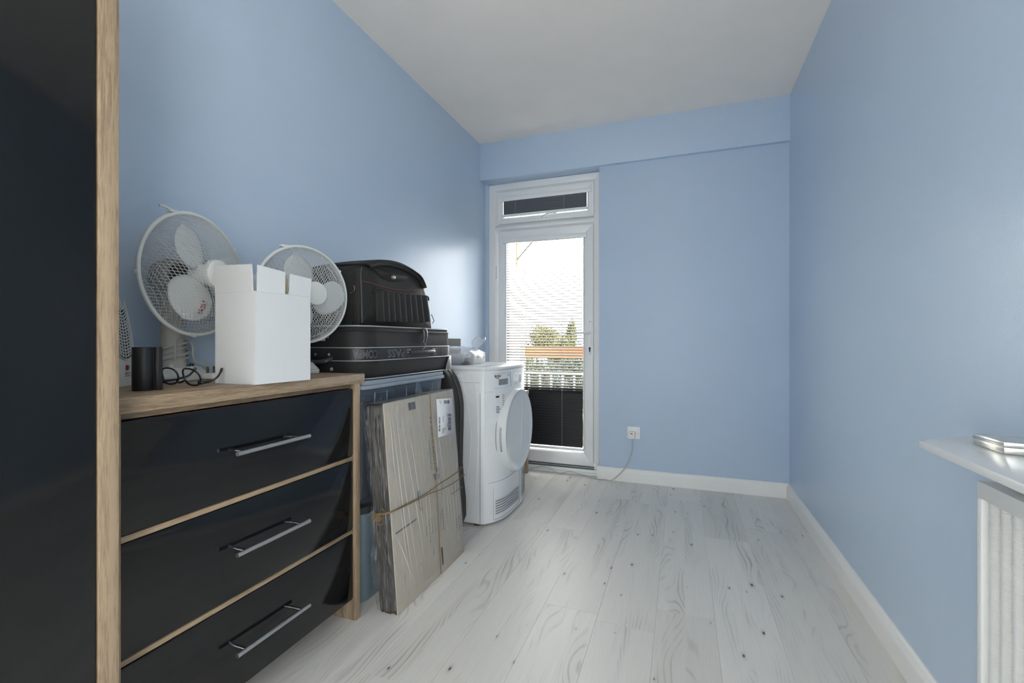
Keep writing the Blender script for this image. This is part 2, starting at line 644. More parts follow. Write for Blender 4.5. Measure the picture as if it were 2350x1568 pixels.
def thing(name, loc, label, cat, group=None, rotz=0.0):
    o = bpy.data.objects.new(name, None)
    o.empty_display_size = 0.05
    o.location = loc
    o.rotation_euler = (0, 0, rotz)
    SC.collection.objects.link(o)
    o['label'], o['category'] = label, cat
    if group:
        o['group'] = group
    return o


def tag(o, label, cat, group=None):
    o['label'], o['category'] = label, cat
    if group:
        o['group'] = group
    return o


def struct(o, label=None, cat=None):
    o['kind'] = 'structure'
    if label:
        o['label'] = label
    if cat:
        o['category'] = cat
    return o


def copy_part(o, parent):
    c = o.copy()
    SC.collection.objects.link(c)
    c.parent = parent
    return c


def text_mesh(txt, size=1.0, bold=0.0):
    """(verts, faces) of flat lettering in the XY plane, x to the right, height about size"""
    cu = bpy.data.curves.new('lettering', 'FONT')
    cu.body = txt
    cu.size = size
    cu.resolution_u = 3
    cu.offset = bold
    ob = bpy.data.objects.new('lettering', cu)
    SC.collection.objects.link(ob)
    dg = bpy.context.evaluated_depsgraph_get()
    dg.update()
    ev = ob.evaluated_get(dg)
    me = ev.to_mesh()
    vs = [v.co.copy() for v in me.vertices]
    fs = [tuple(p.vertices) for p in me.polygons]
    ev.to_mesh_clear()
    bpy.data.objects.remove(ob)
    bpy.data.curves.remove(cu)
    return vs, fs


def subdiv_text(vs, fs, cuts=2):
    me = bpy.data.meshes.new('tmp')
    me.from_pydata(vs, [], fs)
    bm = bmesh.new()
    bm.from_mesh(me)
    bmesh.ops.subdivide_edges(bm, edges=bm.edges[:], cuts=cuts)
    out_v = [v.co.copy() for v in bm.verts]
    bm.verts.ensure_lookup_table()
    out_f = [tuple(v.index for v in f.verts) for f in bm.faces]
    bm.free()
    bpy.data.meshes.remove(me)
    return out_v, out_f


def letter(mb, txt, origin, right, up, width=None, height=None, nrm_off=0.0006, bold=0.02):
    """add lettering on a plane: origin = lower left, right/up unit directions; fits width and height in metres"""
    vs, fs = text_mesh(txt, 1.0, bold)
    x0, x1 = min(v.x for v in vs), max(v.x for v in vs)
    y0, y1 = min(v.y for v in vs), max(v.y for v in vs)
    right, up = Vector(right).normalized(), Vector(up).normalized()
    nrm = right.cross(up)
    sy = height / (y1 - y0)
    sx = width / (x1 - x0) if width else sy
    mb.raw([Vector(origin) + right * (v.x - x0) * sx + up * (v.y - y0) * sy + nrm * nrm_off for v in vs], fs)


def rrect(x0, y0, x1, y1, r, n=6):
    rs = r if isinstance(r, (list, tuple)) else (r, r, r, r)
    cs = [(x0 + rs[0], y0 + rs[0], PI, rs[0]), (x1 - rs[1], y0 + rs[1], 1.5 * PI, rs[1]),
          (x1 - rs[2], y1 - rs[2], 0, rs[2]), (x0 + rs[3], y1 - rs[3], 0.5 * PI, rs[3])]
    out = []
    for cx, cy, a0, rr in cs:
        for k in range(n + 1):
            a = a0 + 0.5 * PI * k / n
            out.append((cx + rr * math.cos(a), cy + rr * math.sin(a)))
    return out


def smooth_path(pts, n=8):
    """Catmull-Rom through the points"""
    pts = [Vector(p) for p in pts]
    P = [pts[0] * 2 - pts[1]] + pts + [pts[-1] * 2 - pts[-2]]
    out = []
    for i in range(1, len(P) - 2):
        for k in range(n):
            t = k / n
            a, b, c, d = P[i - 1], P[i], P[i + 1], P[i + 2]
            out.append(0.5 * ((2 * b) + (c - a) * t + (2 * a - 5 * b + 4 * c - d) * t * t + (3 * b - a - 3 * c + d) * t ** 3))
    out.append(pts[-1])
    return out

# ================================================================== the room
XL, XR, YR, YH, YB, ZC = -1.5, 0.638, -1.9, 3.33, 3.36, 2.556
DX0, DX1, DZ1 = -1.471, -0.567, 2.264          # opening for the balcony door
YO = 3.56                                      # outer face of the back wall

floor = struct(MB().box((XL - .12, YR - .12, -0.12), (XR + .12, YO, -0.0105)).build('floor', 'subfloor'))
for k in range(-6, 6):
    x0, x1 = -0.49 + 0.2 * k, -0.29 + 0.2 * k
    x0, x1 = max(x0, XL), min(x1, XR)
    if x1 - x0 < 0.02:
        continue
    joint = {-1: 2.395, 0: 1.69, 2: 1.80, 1: 2.93, -2: 1.15, 3: 2.55, 4: 1.45, 5: 2.2}.get(k, 0.7 + 0.41 * (k % 3))
    ys = [joint + 1.28 * j for j in range(-4, 3)]
    ys = [YR] + [y for y in ys if YR + .03 < y < 3.40] + [3.425]
    for a, b in zip(ys[:-1], ys[1:]):
        g = 0.00025
        MB().box((x0 + g, a + g, -0.010), (x1 - g, b - g, 0.0)).build(
            'plank', 'washed_pine', floor, bevel=0.0002, seg=1, origin=((x0 + x1) / 2, (a + b) / 2, 0))

struct(MB().box((XL - .12, YR - .12, ZC), (XR + .12, YO, ZC + .12)).build('ceiling', 'ceiling_paint'))
struct(MB().box((XL - .12, YR - .12, -.12), (XL, YO, ZC + .02)).build('wall_left', 'blue_paint'))
PY0_, PY1_, PZ0_, PZ1_ = -1.78, -0.62, 0.09, 2.35        # unseen side window, added behind the camera for fill light
wr_ = MB().box((XR, PY1_, -.12), (XR + .12, YO, ZC + .02))
wr_.box((XR, YR - .12, -.12), (XR + .12, PY0_, ZC + .02))
wr_.box((XR, PY0_, -.12), (XR + .12, PY1_, PZ0_))
wr_.box((XR, PY0_, PZ1_), (XR + .12, PY1_, ZC + .02))
struct(wr_.build('wall_right', 'blue_paint'))
wb_ = MB()
wb_.box((XL - .02, YH, DZ1), (XR + .02, YO, ZC + .02))
wb_.box((DX1, YB, -.12), (XR + .02, YO, DZ1 + .01))
wb_.box((XL - .02, 3.43, -.12), (DX0, YO, DZ1 + .01))
struct(wb_.build('wall_back', 'blue_paint_flat', bevel=0.004, seg=2))
# rear wall behind the camera, with an invented window that lets in fill light
RX0, RX1, RZ0, RZ1 = -1.42, -0.58, 0.10, 2.35
wr = MB()
wr.box((XL - .02, YR - .12, -.12), (RX0, YR, ZC + .02))
wr.box((RX1, YR - .12, -.12), (XR + .02, YR, ZC + .02))
wr.box((RX0, YR - .12, -.12), (RX1, YR, RZ0))
wr.box((RX0, YR - .12, RZ1), (RX1, YR, ZC + .02))
struct(wr.build('wall_rear', 'blue_paint_flat'))
w2 = bpy.data.objects.new('fill_window_2', None)  # added opening, out of view, for fill from the rear
w2.location = ((RX0 + RX1) / 2, YR - .05, RZ0)
SC.collection.objects.link(w2)
struct(w2)
fr = MB()
for a, b in (((RX0, RZ0), (RX1, RZ0 + .06)), ((RX0, RZ1 - .06), (RX1, RZ1)), ((RX0, RZ0), (RX0 + .06, RZ1)), ((RX1 - .06, RZ0), (RX1, RZ1))):
    fr.box((a[0], YR - .09, a[1]), (b[0], YR - .03, b[1]))
fr.build('fill_window_frame', 'upvc', w2)
MB().box((RX0 + .05, YR - .066, RZ0 + .05), (RX1 - .05, YR - .06, RZ1 - .05)).build('fill_window_pane', 'window_glass', w2)


w3 = bpy.data.objects.new('fill_window_3', None)  # added opening, out of view, for fill from the right
w3.location = (XR + .06, (PY0_ + PY1_) / 2, PZ0_)
SC.collection.objects.link(w3)
struct(w3)
fr = MB()
for a, b in (((PY0_, PZ0_), (PY1_, PZ0_ + .06)), ((PY0_, PZ1_ - .06), (PY1_, PZ1_)), ((PY0_, PZ0_), (PY0_ + .06, PZ1_)), ((PY1_ - .06, PZ0_), (PY1_, PZ1_))):
    fr.box((XR + .03, a[0], a[1]), (XR + .09, b[0], b[1]))
fr.build('fill_window_frame', 'upvc', w3)
MB().box((XR + .06, PY0_ + .05, PZ0_ + .05), (XR + .066, PY1_ - .05, PZ1_ - .05)).build('fill_window_pane', 'window_glass', w3)


def skirt_profile(t, h):
    return [(0, 0), (t, 0), (t, h * .70), (t * .92, h * .78), (t * .70, h * .83), (t * .62, h * .90), (t * .40, h * .96), (t * .22, h), (0, h)]


# baseboards (ogee-topped)
bb = MB()
bb.prism([(YB - p, q) for p, q in skirt_profile(.017, .092)], 'x', DX1 - .012, XR)
struct(bb.build('baseboard_back', 'trim_white'))
bb = MB()
bb.prism([(XR - p, q) for p, q in skirt_profile(.020, .092)], 'y', PY1_ + .02, YB)
struct(bb.build('baseboard_right', 'trim_white'))
bb = MB()
bb.prism([(XL + p, q) for p, q in skirt_profile(.017, .092)], 'y', YR, 3.42)
struct(bb.build('baseboard_left', 'trim_white'))

# ------------------------------------------------------------------ balcony door with toplight
door = bpy.data.objects.new('door_1', None)
door.location = ((DX0 + DX1) / 2, 3.46, 0)
SC.collection.objects.link(door)
struct(door)


def frame_ring(mb, x0, z0, x1, z1, w, ya, yb, slope=0.0, wb=None):
    """mitred rectangular ring; the inner part of the face slopes back by slope"""
    wb = w if wb is None else wb
    for (a, b, c, d) in (
        ((x0, z0), (x1, z0), (x1 - w, z0 + wb), (x0 + w, z0 + wb)),
        ((x1, z0), (x1, z1), (x1 - w, z1 - w), (x1 - w, z0 + wb)),
        ((x1, z1), (x0, z1), (x0 + w, z1 - w), (x1 - w, z1 - w)),
        ((x0, z1), (x0, z0), (x0 + w, z0 + wb), (x0 + w, z1 - w))):
        mb.hexa([(a[0], ya, a[1]), (b[0], ya, b[1]), (c[0], ya + slope, c[1]), (d[0], ya + slope, d[1]),
                 (a[0], yb, a[1]), (b[0], yb, b[1]), (c[0], yb, c[1]), (d[0], yb, d[1])])


f = MB()
frame_ring(f, DX0, 0.035, DX1, DZ1 - .004, 0.050, 3.445, 3.52)
frame_ring(f, DX0 + .05, 0.085, DX1 - .05, DZ1 - .054, 0.022, 3.447, 3.52, 0.022)
f.build('frame', 'upvc', door, bevel=0.0015)
f = MB()
f.prism([(3.52, 1.872), (3.462, 1.872), (3.447, 1.888), (3.440, 1.893), (3.440, 1.912), (3.447, 1.917), (3.462, 1.934), (3.52, 1.934)],
        'x', DX0 + .05, DX1 - .05)
f.build('transom', 'upvc', door, bevel=0.001)
f = MB()
f.box((DX0, 3.425, 0.0), (DX1, 3.53, 0.036))
f.box((DX0, 3.405, 0.0), (DX1, 3.425, 0.016))
f.build('threshold', 'upvc', door, bevel=0.002)
f = MB()
f.box((DX0 + .05, 3.438, 0.037), (DX1 - .05, 3.452, 0.044))
f.box((DX0 + .05, 3.434, 0.052), (DX1 - .05, 3.452, 0.058))
f.build('weather_strip', 'upvc_gasket', door)
# the opening leaf
LX0, LX1, LZ0, LZ1 = -1.385, -0.625, 0.066, 1.872
leaf = MB()
frame_ring(leaf, LX0, LZ0, LX1, LZ1, 0.060, 3.430, 3.50, 0.0, 0.085)
frame_ring(leaf, LX0 + .06, LZ0 + .085, LX1 - .06, LZ1 - .06, 0.014, 3.431, 3.49, 0.012)
leaf_o = leaf.build('door_leaf', 'upvc', door, bevel=0.0015)
GX0, GX1, GZ0, GZ1 = -1.312, -0.698, 0.162, 1.80
MB().box((GX0 - .02, 3.462, GZ0 - .02), (GX1 + .02, 3.468, GZ1 + .02)).build('glass_pane', 'window_glass', leaf_o)
h = MB()
h.prism(rrect(-0.661, 0.893, -0.633, 1.155, 0.010, 4), 'y', 3.421, 3.431)
hp = h.build('handle_plate', 'upvc', leaf_o, bevel=0.002)
h = MB()
h.cyl((-0.647, 3.424, 1.058), (-0.647, 3.385, 1.058), 0.010, 14)
h.tube(smooth_path([(-0.645, 3.385, 1.058), (-0.665, 3.381, 1.059), (-0.71, 3.380, 1.060), (-0.768, 3.382, 1.055)], 5), [0.011] * 6 + [0.0095] * 10, 10, flat=0.8)
h.build('lever', 'upvc', hp)
h = MB()
h.cyl((-0.647, 3.4214, 0.945), (-0.647, 3.4185, 0.945), 0.0085, 14)
h.box((-0.652, 3.4185, 0.918), (-0.642, 3.4214, 0.945))
h.build('keyhole', 'motor_dark', hp)
for zz in (1.142, 0.909):
    MB().cyl((-0.647, 3.4212, zz), (-0.647, 3.4195, zz), 0.0042, 10).build('screw', 'screw', hp)
for zz in (0.35, 1.55):
    h = MB()
    h.cyl((LX0 - .012, 3.428, zz - .05), (LX0 - .012, 3.428, zz + .05), 0.009, 12)
    h.build('hinge', 'upvc', door)
# toplight (opening fanlight over the door)
tl = bpy.data.objects.new('window_1', None)
tl.location = ((DX0 + DX1) / 2, 3.46, 1.93)
SC.collection.objects.link(tl)
struct(tl)
TX0, TX1, TZ0, TZ1 = -1.392, -0.620, 1.935, 2.190
t = MB()
frame_ring(t, TX0, TZ0, TX1, TZ1, 0.040, 3.432, 3.50)
frame_ring(t, TX0 + .04, TZ0 + .04, TX1 - .04, TZ1 - .04, 0.012, 3.433, 3.49, 0.012)
t.build('sash', 'upvc', tl, bevel=0.0015)
MB().box((TX0 + .04, 3.462, TZ0 + .04), (TX1 - .04, 3.468, TZ1 - .04)).build('glass_pane', 'window_glass', tl)
t = MB()
t.prism(rrect(-1.035, 1.952, -0.985, 1.968, 0.006, 3), 'y', 3.422, 3.432)
t.tube(smooth_path([(-1.02, 3.418, 1.960), (-1.0, 3.412, 1.968), (-0.965, 3.410, 1.978), (-0.90, 3.412, 1.977)], 5), 0.006, 8, flat=0.7)
t.build('window_latch', 'upvc', tl)


# ------------------------------------------------------------------ slatted blinds clipped on the glass
def slat_mesh(mb, w, ln):
    """one slightly crowned slat, length along x"""
    up, lo = [], []
    for k in range(7):
        y = -w / 2 + w * k / 6
        z = 0.0016 * (1 - (2 * y / w) ** 2)
        up.append((y, z + 0.00025))
        lo.append((y, z - 0.00025))
    mb.prism(up + lo[::-1], 'x', -ln / 2, ln / 2)


def blind(name, x0, x1, ztop, zbot, y, pitch, tilt_fn, label, head, gap=.030, smat='slat_charcoal'):
    root = thing(name, ((x0 + x1) / 2, y, zbot), label, 'blind')
    m = MB()
    m.box((x0 - .028, y - .012, ztop), (x1 + .028, y + .014, ztop + head))
    m.box((x0 - .030, y - .014, ztop - .002), (x0 - .002, y + .014, ztop + head + .001))
    m.build('headrail', 'upvc', root, bevel=0.002)
    for xa in (x0 - .006, x1 + .001):
        MB().box((xa, y - .004, zbot), (xa + .005, y + .014, ztop)).build('side_channel', 'upvc', root, bevel=0.001)
    m = MB()
    m.prism(rrect(y - .011, zbot, y + .011, zbot + .020, .006, 3), 'x', x0 + .001, x1 - .001)
    m.build('bottom_rail', 'upvc', root)
    first = None
    z = ztop - pitch * 0.55
    while z > zbot + gap:
        if first is None:
            m = MB()
            slat_mesh(m, 0.0245, x1 - x0 - .006)
            first = m.build('slat', smat, root, local=True)
            o = first
        else:
            o = copy_part(first, root)
        o.location = (0, 0, z - zbot)
        o.rotation_euler = (tilt_fn(z), 0, 0)
        z -= pitch
    for fx in ((0.16, 0.74) if x1 - x0 > .6 else (0.2, 0.78)):
        x = x0 + (x1 - x0) * fx
        for dy in (-.0135, .0135):
            m = MB()
            m.cyl((x, y + dy, zbot + .01), (x, y + dy, ztop), 0.0007, 5)
            m.build('ladder_cord', 'slat_cord', root)
    return root


def door_tilt(z):
    # open slats above, swung shut on the lower third
    k = min(1, max(0, (0.685 - z) / 0.085))
    return math.radians(21 + 57 * k * k)


blind('door_blind', GX0, GX1, 1.776, 0.172, 3.428, 0.0213, door_tilt,
      'dark slatted blind covering the tall glass of the white balcony door', 0.034)
blind('toplight_blind', -1.342, -0.667, 2.112, 1.986, 3.430, 0.0195, lambda z: math.radians(-68),
      'short dark slatted blind in the small window above the balcony door', 0.034, 0.006, 'slat_grey')

# ================================================================== wardrobe and chest of drawers
WX = -1.0
wd = thing('wardrobe', (-1.25, 0.05, 0), 'tall wardrobe with glossy black door and pale oak side panel', 'wardrobe')
WY0, WY1, WH = -0.46, 0.561, 2.05
MB().box((XL + .005, WY1 - .032, 0), (WX, WY1, WH)).build('side_panel', 'oak_z', wd, bevel=0.0012)
MB().box((XL + .005, WY0, 0), (WX, WY0 + .032, WH)).build('side_panel', 'oak_z', wd, bevel=0.0012)
MB().box((XL + .005, WY0 + .032, WH - .032), (WX, WY1 - .032, WH)).build('top_panel', 'oak_y', wd, bevel=0.0012)
MB().box((XL + .005, WY0 + .032, 0.0), (WX - .03, WY1 - .032, 0.06)).build('plinth', 'oak_y', wd)
MB().box((XL + .005, WY0 + .032, 0.06), (XL + .012, WY1 - .032, WH - .032)).build('back_panel', 'dark_void', wd)
mid = (WY0 + WY1) / 2
for a, b in ((WY0 + .035, mid - .0015), (mid + .0015, WY1 - .035)):
    d = MB().box((WX - .022, a, 0.065), (WX - .004, b, WH - .036)).build('door', 'black_gloss', wd, bevel=0.0015)
    hy = b - .05 if b < mid + .01 else a + .05
    m = MB()
    m.cyl((WX + .028, hy, 0.95), (WX + .028, hy, 1.25), 0.006, 14)
    for zz in (0.99, 1.21):
        m.cyl((WX - .006, hy, zz), (WX + .028, hy, zz), 0.0045, 10)
    m.build('handle', 'brushed_steel', d)

CX = -1.093
ch = thing('chest_of_drawers', (-1.29, 0.98, 0), 'oak effect chest with three glossy black drawers and steel bar handles', 'chest of drawers')
CY0, CY1, CH = 0.567, 1.399, 0.880
MB().box((XL + .005, CY0, CH - .033), (CX, CY1, CH)).build('top_panel', 'oak_y', ch, bevel=0.001)
MB().box((XL + .005, CY1 - .050, 0), (CX - .001, CY1 - .024, CH - .033)).build('side_panel', 'oak_z', ch, bevel=0.001)
MB().box((XL + .005, CY0 + .024, 0), (CX - .001, CY0 + .050, CH - .033)).build('side_panel', 'oak_z', ch, bevel=0.001)
DY0, DY1 = CY0 + .052, CY1 - .052
MB().box((XL + .005, DY0, 0.07), (XL + .012, DY1, CH - .034)).build('back_panel', 'oak_z', ch)
MB().box((CX - .045, DY0 - .002, CH - .049), (CX - .028, DY1 + .002, CH - .0335)).build('top_rail', 'oak_y', ch, bevel=0.0008)
for za, zb in ((0.314, 0.326), (0.574, 0.587)):
    MB().box((CX - .040, DY0 - .002, za), (CX - .010, DY1 + .002, zb)).build('drawer_rail', 'oak_y', ch, bevel=0.0008)
for (za, zb, hz) in ((0.590, 0.829, 0.711), (0.3285, 0.5715, 0.452), (0.079, 0.3115, 0.195)):
    m = MB()
    m.prism(rrect(DY0, za, DY1, zb, 0.006, 3), 'x', CX - .028, CX - .010)
    d = m.build('drawer', 'black_gloss', ch, bevel=0.0012)
    m = MB().box((XL + .05, DY0 + .015, za + .02), (CX - .028, DY1 - .015, zb - .05))
    m.build('drawer_box', 'oak_x', d)
    m = MB().cyl((CX + .028, 0.860, hz), (CX + .028, 1.104, hz), 0.0058, 16)
    hd = m.build('handle', 'brushed_steel', d)
    for yy in (0.888, 1.076):
        MB().cyl((CX - .011, yy, hz), (CX + .0285, yy, hz), 0.0045, 12).build('standoff', 'chrome', hd)


# ================================================================== desk fans
def make_fan(name, loc, rotz, R, zc, x_ring, label, blade_deg, base_l, base_w, with_cord, pole_r, nw, angs):
    """local frame: the fan looks along +x, base on z = 0"""
    root = thing(name, loc, label, 'fan', None, rotz)
    bmat = 'fan_white'
    # base: rounded slab with sloped shoulder
    m = MB()
    for (s, z0, z1) in ((1.0, 0.0, 0.016),):
        m.prism(rrect(-base_w * .5, -base_l, base_w * .5, base_l, base_w * .30, 6), 'z', z0, z1)
    b = m.build('base', bmat, root, bevel=0.003, local=True)
    m = MB()
    lo = rrect(-base_w * .48, -base_l * .97, base_w * .48, base_l * .97, base_w * .28, 6)
    hi = rrect(-base_w * .36, -base_l * .74, base_w * .30, base_l * .74, base_w * .20, 6)
    n = len(lo)
    m.raw([(x, y, 0.016) for x, y in lo] + [(x, y, 0.042) for x, y in hi],
          [(i, (i + 1) % n, n + (i + 1) % n, n + i) for i in range(n)] + [tuple(range(n, 2 * n)), tuple(reversed(range(n)))])
    m.build('control_deck', bmat, root, bevel=0.004, local=True)
    bc = ['button_white', 'button_olive', 'button_navy', 'button_navy']
    for i in range(4):
        y = -base_l * .30 + base_l * .235 * i
        m = MB().lathe([(0.0066, 0), (0.0066, 0.008), (0.005, 0.011), (0.0, 0.0115)], (base_w * .20, y, 0.039), (0.25, 0, 1), 14)
        m.build('button', bc[i], root, local=True)
    # neck
    m = MB()
    prof = [(pole_r * 1.25, 0.035), (pole_r * 1.12, 0.06), (pole_r, 0.10), (pole_r * .92, zc - .10), (pole_r * .85, zc - .06), (pole_r * .6, zc - .035)]
    m.lathe(prof, (-.004, 0, 0), (0, 0, 1), 20, up=(1, 0, 0))
    m.build('neck', 'fan_cream', root, local=True)
    # motor
    m = MB()
    m.lathe([(0.0, -.058), (0.028, -.056), (0.043, -.042), (0.050, -.015), (0.050, 0.006), (0.040, 0.018), (0.0, 0.019)], (0, 0, zc), (1, 0, 0), 24)
    m.build('motor_housing', 'motor_grey', root, local=True)
    m = MB()
    m.lathe([(0.034, .018), (0.034, .026), (0.0, .027)], (0, 0, zc), (1, 0, 0), 20)
    m.cyl((0.02, 0, zc), (x_ring + .045, 0, zc), 0.005, 10)
    m.build('shaft', 'motor_dark', root, local=True)

    # wire cages: two families of parallel wires, pressed into a dome
    def cage(name, depth, pitch, angs, wr, sgn, p=3.2):
        m = MB()

        def pt(y, z, lift):
            q = min(1.0, math.hypot(y, z) / R)
            return (x_ring + sgn * (depth * (1 - q ** p) + lift), y, zc + z)
        for fi, dg in enumerate(angs):
            ca, sa = math.cos(math.radians(dg)), math.sin(math.radians(dg))
            nl = int(R / pitch)
            for i in range(-nl, nl + 1):
                o = i * pitch
                hl = math.sqrt(max(0.0, R * R - o * o))
                if hl < .012:
                    continue
                seg = 6 if hl < .05 else 14
                pts = []
                for k in range(seg + 1):
                    t = -math.cos(PI * k / seg) * hl
                    pts.append(pt(ca * t - sa * o, sa * t + ca * o, .0008 * fi))
                m.tube(pts, wr, 3)
        return m.build(name, 'fan_wire', root, local=True, angle=180)
    cage('front_grille', .085 * R / .187, nw, angs, 0.00072, 1)
    cage('rear_grille', min(.062 * R / .187, x_ring - .012), nw * 1.15, [-a_ for a_ in angs], 0.00072, -1)
    m = MB()
    ring = [(x_ring, (R + .002) * math.cos(a), zc + (R + .002) * math.sin(a)) for a in [2 * PI * k / 72 for k in range(72)]]
    m.tube(ring, 0.0056, 10, closed=True)
    m.build('rim', bmat, root, local=True)
    m = MB()
    for rr, dx in ((R * .985, -.011), (R * .93, -.019)):
        ring = [(x_ring + dx, rr * math.cos(a), zc + rr * math.sin(a)) for a in [2 * PI * k / 60 for k in range(60)]]
        m.tube(ring, 0.0013, 5, closed=True)
    m.build('support_ring', 'fan_wire', root, local=True)['kind'] = 'stuff'
    m = MB()
    a = math.radians(112)
    c = Vector((x_ring, (R + .006) * math.cos(a), zc + (R + .006) * math.sin(a)))
    m.box(c + Vector((-.010, -.020, -.003)), c + Vector((.004, .008, .005)))
    if with_cord:
        m.tube([c + Vector((0, -.016, .003)), c + Vector((-.004, -.028, .009)), c + Vector((-.006, -.044, .007))], 0.0032, 6)
    m.build('rim_clip', bmat, root, local=True)
    for dg in (35, 185, 268):
        a = math.radians(dg)
        c = Vector((x_ring, (R + .005) * math.cos(a), zc + (R + .005) * math.sin(a)))
        MB().box(c - Vector((.006, .004, .005)), c + Vector((.006, .004, .005))).build('clip', bmat, root, local=True, bevel=0.0015)
    # hub badge on the front cage
    xb = x_ring + .085 * R / .187
    m = MB()
    rb = .046 * R / .187
    m.lathe([(rb, -.010), (rb, .000), (rb * .96, .005), (rb * .80, .0085), (rb * .4, .0115), (0, .012)], (xb - .004, 0, zc), (1, 0, 0), 32)
    m.build('hub_badge', bmat, root, local=True)
    # blades
    xbld = x_ring + .022
    hubm = MB().lathe([(.032, -.018), (.034, 0.0), (.030, .018), (.02, .027), (0, .029)], (xbld, 0, zc), (1, 0, 0), 24)
    hub = hubm.build('blade_hub', 'fan_blade', root, local=True)
    for bi, dg in enumerate(blade_deg):
        th = math.radians(dg)
        er, et = Vector((0, math.cos(th), math.sin(th))), Vector((0, -math.sin(th), math.cos(th)))

        def bf(u, v):
            r = .026 + (R * .86 - .026) * v
            w = (R * .47) * max(0.0, math.sin(PI * (0.10 + 0.90 * v) ** 0.8)) ** 0.62 * (0.55 + 0.55 * v)
            w = max(w, .0015)
            lat = (u - .5) * 2 * w + R * .10 * v
            rr = r - .30 * lat * lat / R
            x = .34 * lat * (1 - .25 * v) + .012 * math.cos(2.2 * (u - .5))
            return Vector((xbld - .006 + x, 0, zc)) + er * rr + et * lat
        m = MB().grid(bf, 12, 14)
        bl = m.build('blade', 'fan_blade', root, local=True, mods=(('SOLIDIFY', {'thickness': 0.002}),), angle=80)
        if with_cord and bi == 1:
            tm = MB()
            vs, fs = text_mesh('VAOX7', 1.0, 0.025)
            x0, x1 = min(v.x for v in vs), max(v.x for v in vs)
            for p in vs:
                s = (p.x - x0) / (x1 - x0)
                tt = p.y / 0.72
                # lettering runs across the blade, close to its leading edge
                uu, vv = 0.80 - 0.11 * tt, 0.74 - 0.36 * s
                q = bf(uu, vv)
                tm.v.append(q + Vector((.0032, 0, 0)))
            tm.f = fs
            tm.build('lettering', 'red_print', bl, local=True)
    return root


fan1 = make_fan('desk_fan', (-1.4336, 0.947, 0.8805), math.radians(11), 0.176, 0.316, 0.075,
                'large white desk fan with cord wound on its neck beside the white carton', (115, 235, 355), 0.098, 0.105, True, 0.031, 0.0082, (-4, -62))
fan2 = make_fan('desk_fan', (-1.315, 1.290, 0.8805), math.radians(-15), 0.166, 0.283, 0.064,
                'smaller white desk fan half hidden by the white carton beside the suitcase', (108, 228, 348), 0.082, 0.098, False, 0.024, 0.0078, (58, -58))
# cord wound round the large fan's neck, plug lying on its base
m = MB()
pts = []
for k in range(90):
    a = 2 * PI * k / 26
    z = 0.06 + 0.055 * (k / 90) + 0.010 * math.sin(a * 1.0 + .5)
    r = 0.040 + 0.005 * math.sin(a * 0.37)
    pts.append((-.004 + r * math.cos(a), r * 1.02 * math.sin(a), z))
m.tube(pts, 0.0027, 6)
loop = smooth_path([(.030, -.026, .062), (.036, -.030, .10), (.032, -.020, .128), (.034, .010, .128), (.036, .030, .105), (.034, .034, .07), (.04, .045, .052),
                    (.048, .062, .048), (.052, .075, .036), (.058, .066, .030)], 6)
m.tube(loop, 0.0027, 6)
m.build('cord', 'cord_grey', fan1, local=True)
m = MB()
m.prism(rrect(.030, .040, .080, .086, .014, 5), 'z', 0.0005, 0.020)
pl = m.build('plug', 'fan_white', fan1, local=True, bevel=0.004)
pl.location = (.012, .012, 0)
for (px_, py_, hx, hy) in ((.046, .050, .0032, .0022), (.046, .076, .0032, .0022), (.068, .063, .002, .004)):
    MB().box((px_ - hx, py_ - hy, 0.019), (px_ + hx, py_ + hy, 0.039)).build('plug_pin', 'brass', pl, local=True, bevel=0.0005)

# ================================================================== fan heater tucked behind the wardrobe
n_ = Vector((.80, .59, 0)).normalized()
hx_c = Vector((-1.385, .797, .8805))
ang = math.atan2(n_.y, n_.x)
ht = thing('fan_heater', hx_c - n_ * .035, 'upright white fan heater with curved grille beside the wardrobe', 'heater', None, ang)
HW, HH = 0.050, 0.270


def heater_w(z):
    q = max(0.0, min(1.0, (z - .10) / (HH - .10)))
    return HW * math.sqrt(max(0.0, 1 - q ** 2.2)) + .0006


m = MB()
nz_ = 22
secs = []
for j in range(nz_ + 1):
    z = HH * j / nz_
    w = heater_w(z)
    lean = -.028 * (z / HH) ** 1.6
    sec = rrect(-.035, -w, .033 + lean, w, min(.022, w * .8), 5)
    secs.append([(x, y, z) for x, y in sec])
ns = len(secs[0])
m.raw([p for s in secs for p in s], [(j * ns + i, j * ns + (i + 1) % ns, (j + 1) * ns + (i + 1) % ns, (j + 1) * ns + i) for j in range(nz_) for i in range(ns)]
      + [tuple(reversed(range(ns))), tuple(range(nz_ * ns, (nz_ + 1) * ns))])
m.build('body', 'fan_white', ht, local=True, angle=50)
# grille: dark opening, curved louvres and upright ribs


def hx_front(z):
    return .033 - .028 * (z / HH) ** 1.6


m = MB()
gp = []
for k in range(25):
    a = PI + PI * k / 24
    gp.append((HW * .80 * math.cos(a), 0.098 + .030 * math.sin(a)))
for k in range(1, 14):
    z = 0.098 + (0.205 - 0.098) * k / 13
    gp.append((heater_w(z) * .80, z))
for k in range(13, 0, -1):
    z = 0.098 + (0.205 - 0.098) * k / 13
    gp.append((-heater_w(z) * .80, z))
m.raw([(hx_front(z) + .0010, y, z) for y, z in gp], [tuple(range(len(gp)))])
m.build('grille_opening', 'motor_dark', ht, local=True)
m = MB()
for j in range(17):
    zc_ = 0.100 + .0082 * j
    w = heater_w(min(zc_, .24)) * .82
    pts = []
    for k in range(13):
        a = PI + PI * k / 12
        z = zc_ + .030 * math.sin(a)
        pts.append((hx_front(max(z, 0)) + .0022, w * math.cos(a), z))
    m.tube(pts, 0.0016, 5)
lv = m.build('louvres', 'fan_white', ht, local=True)
lv['kind'] = 'stuff'
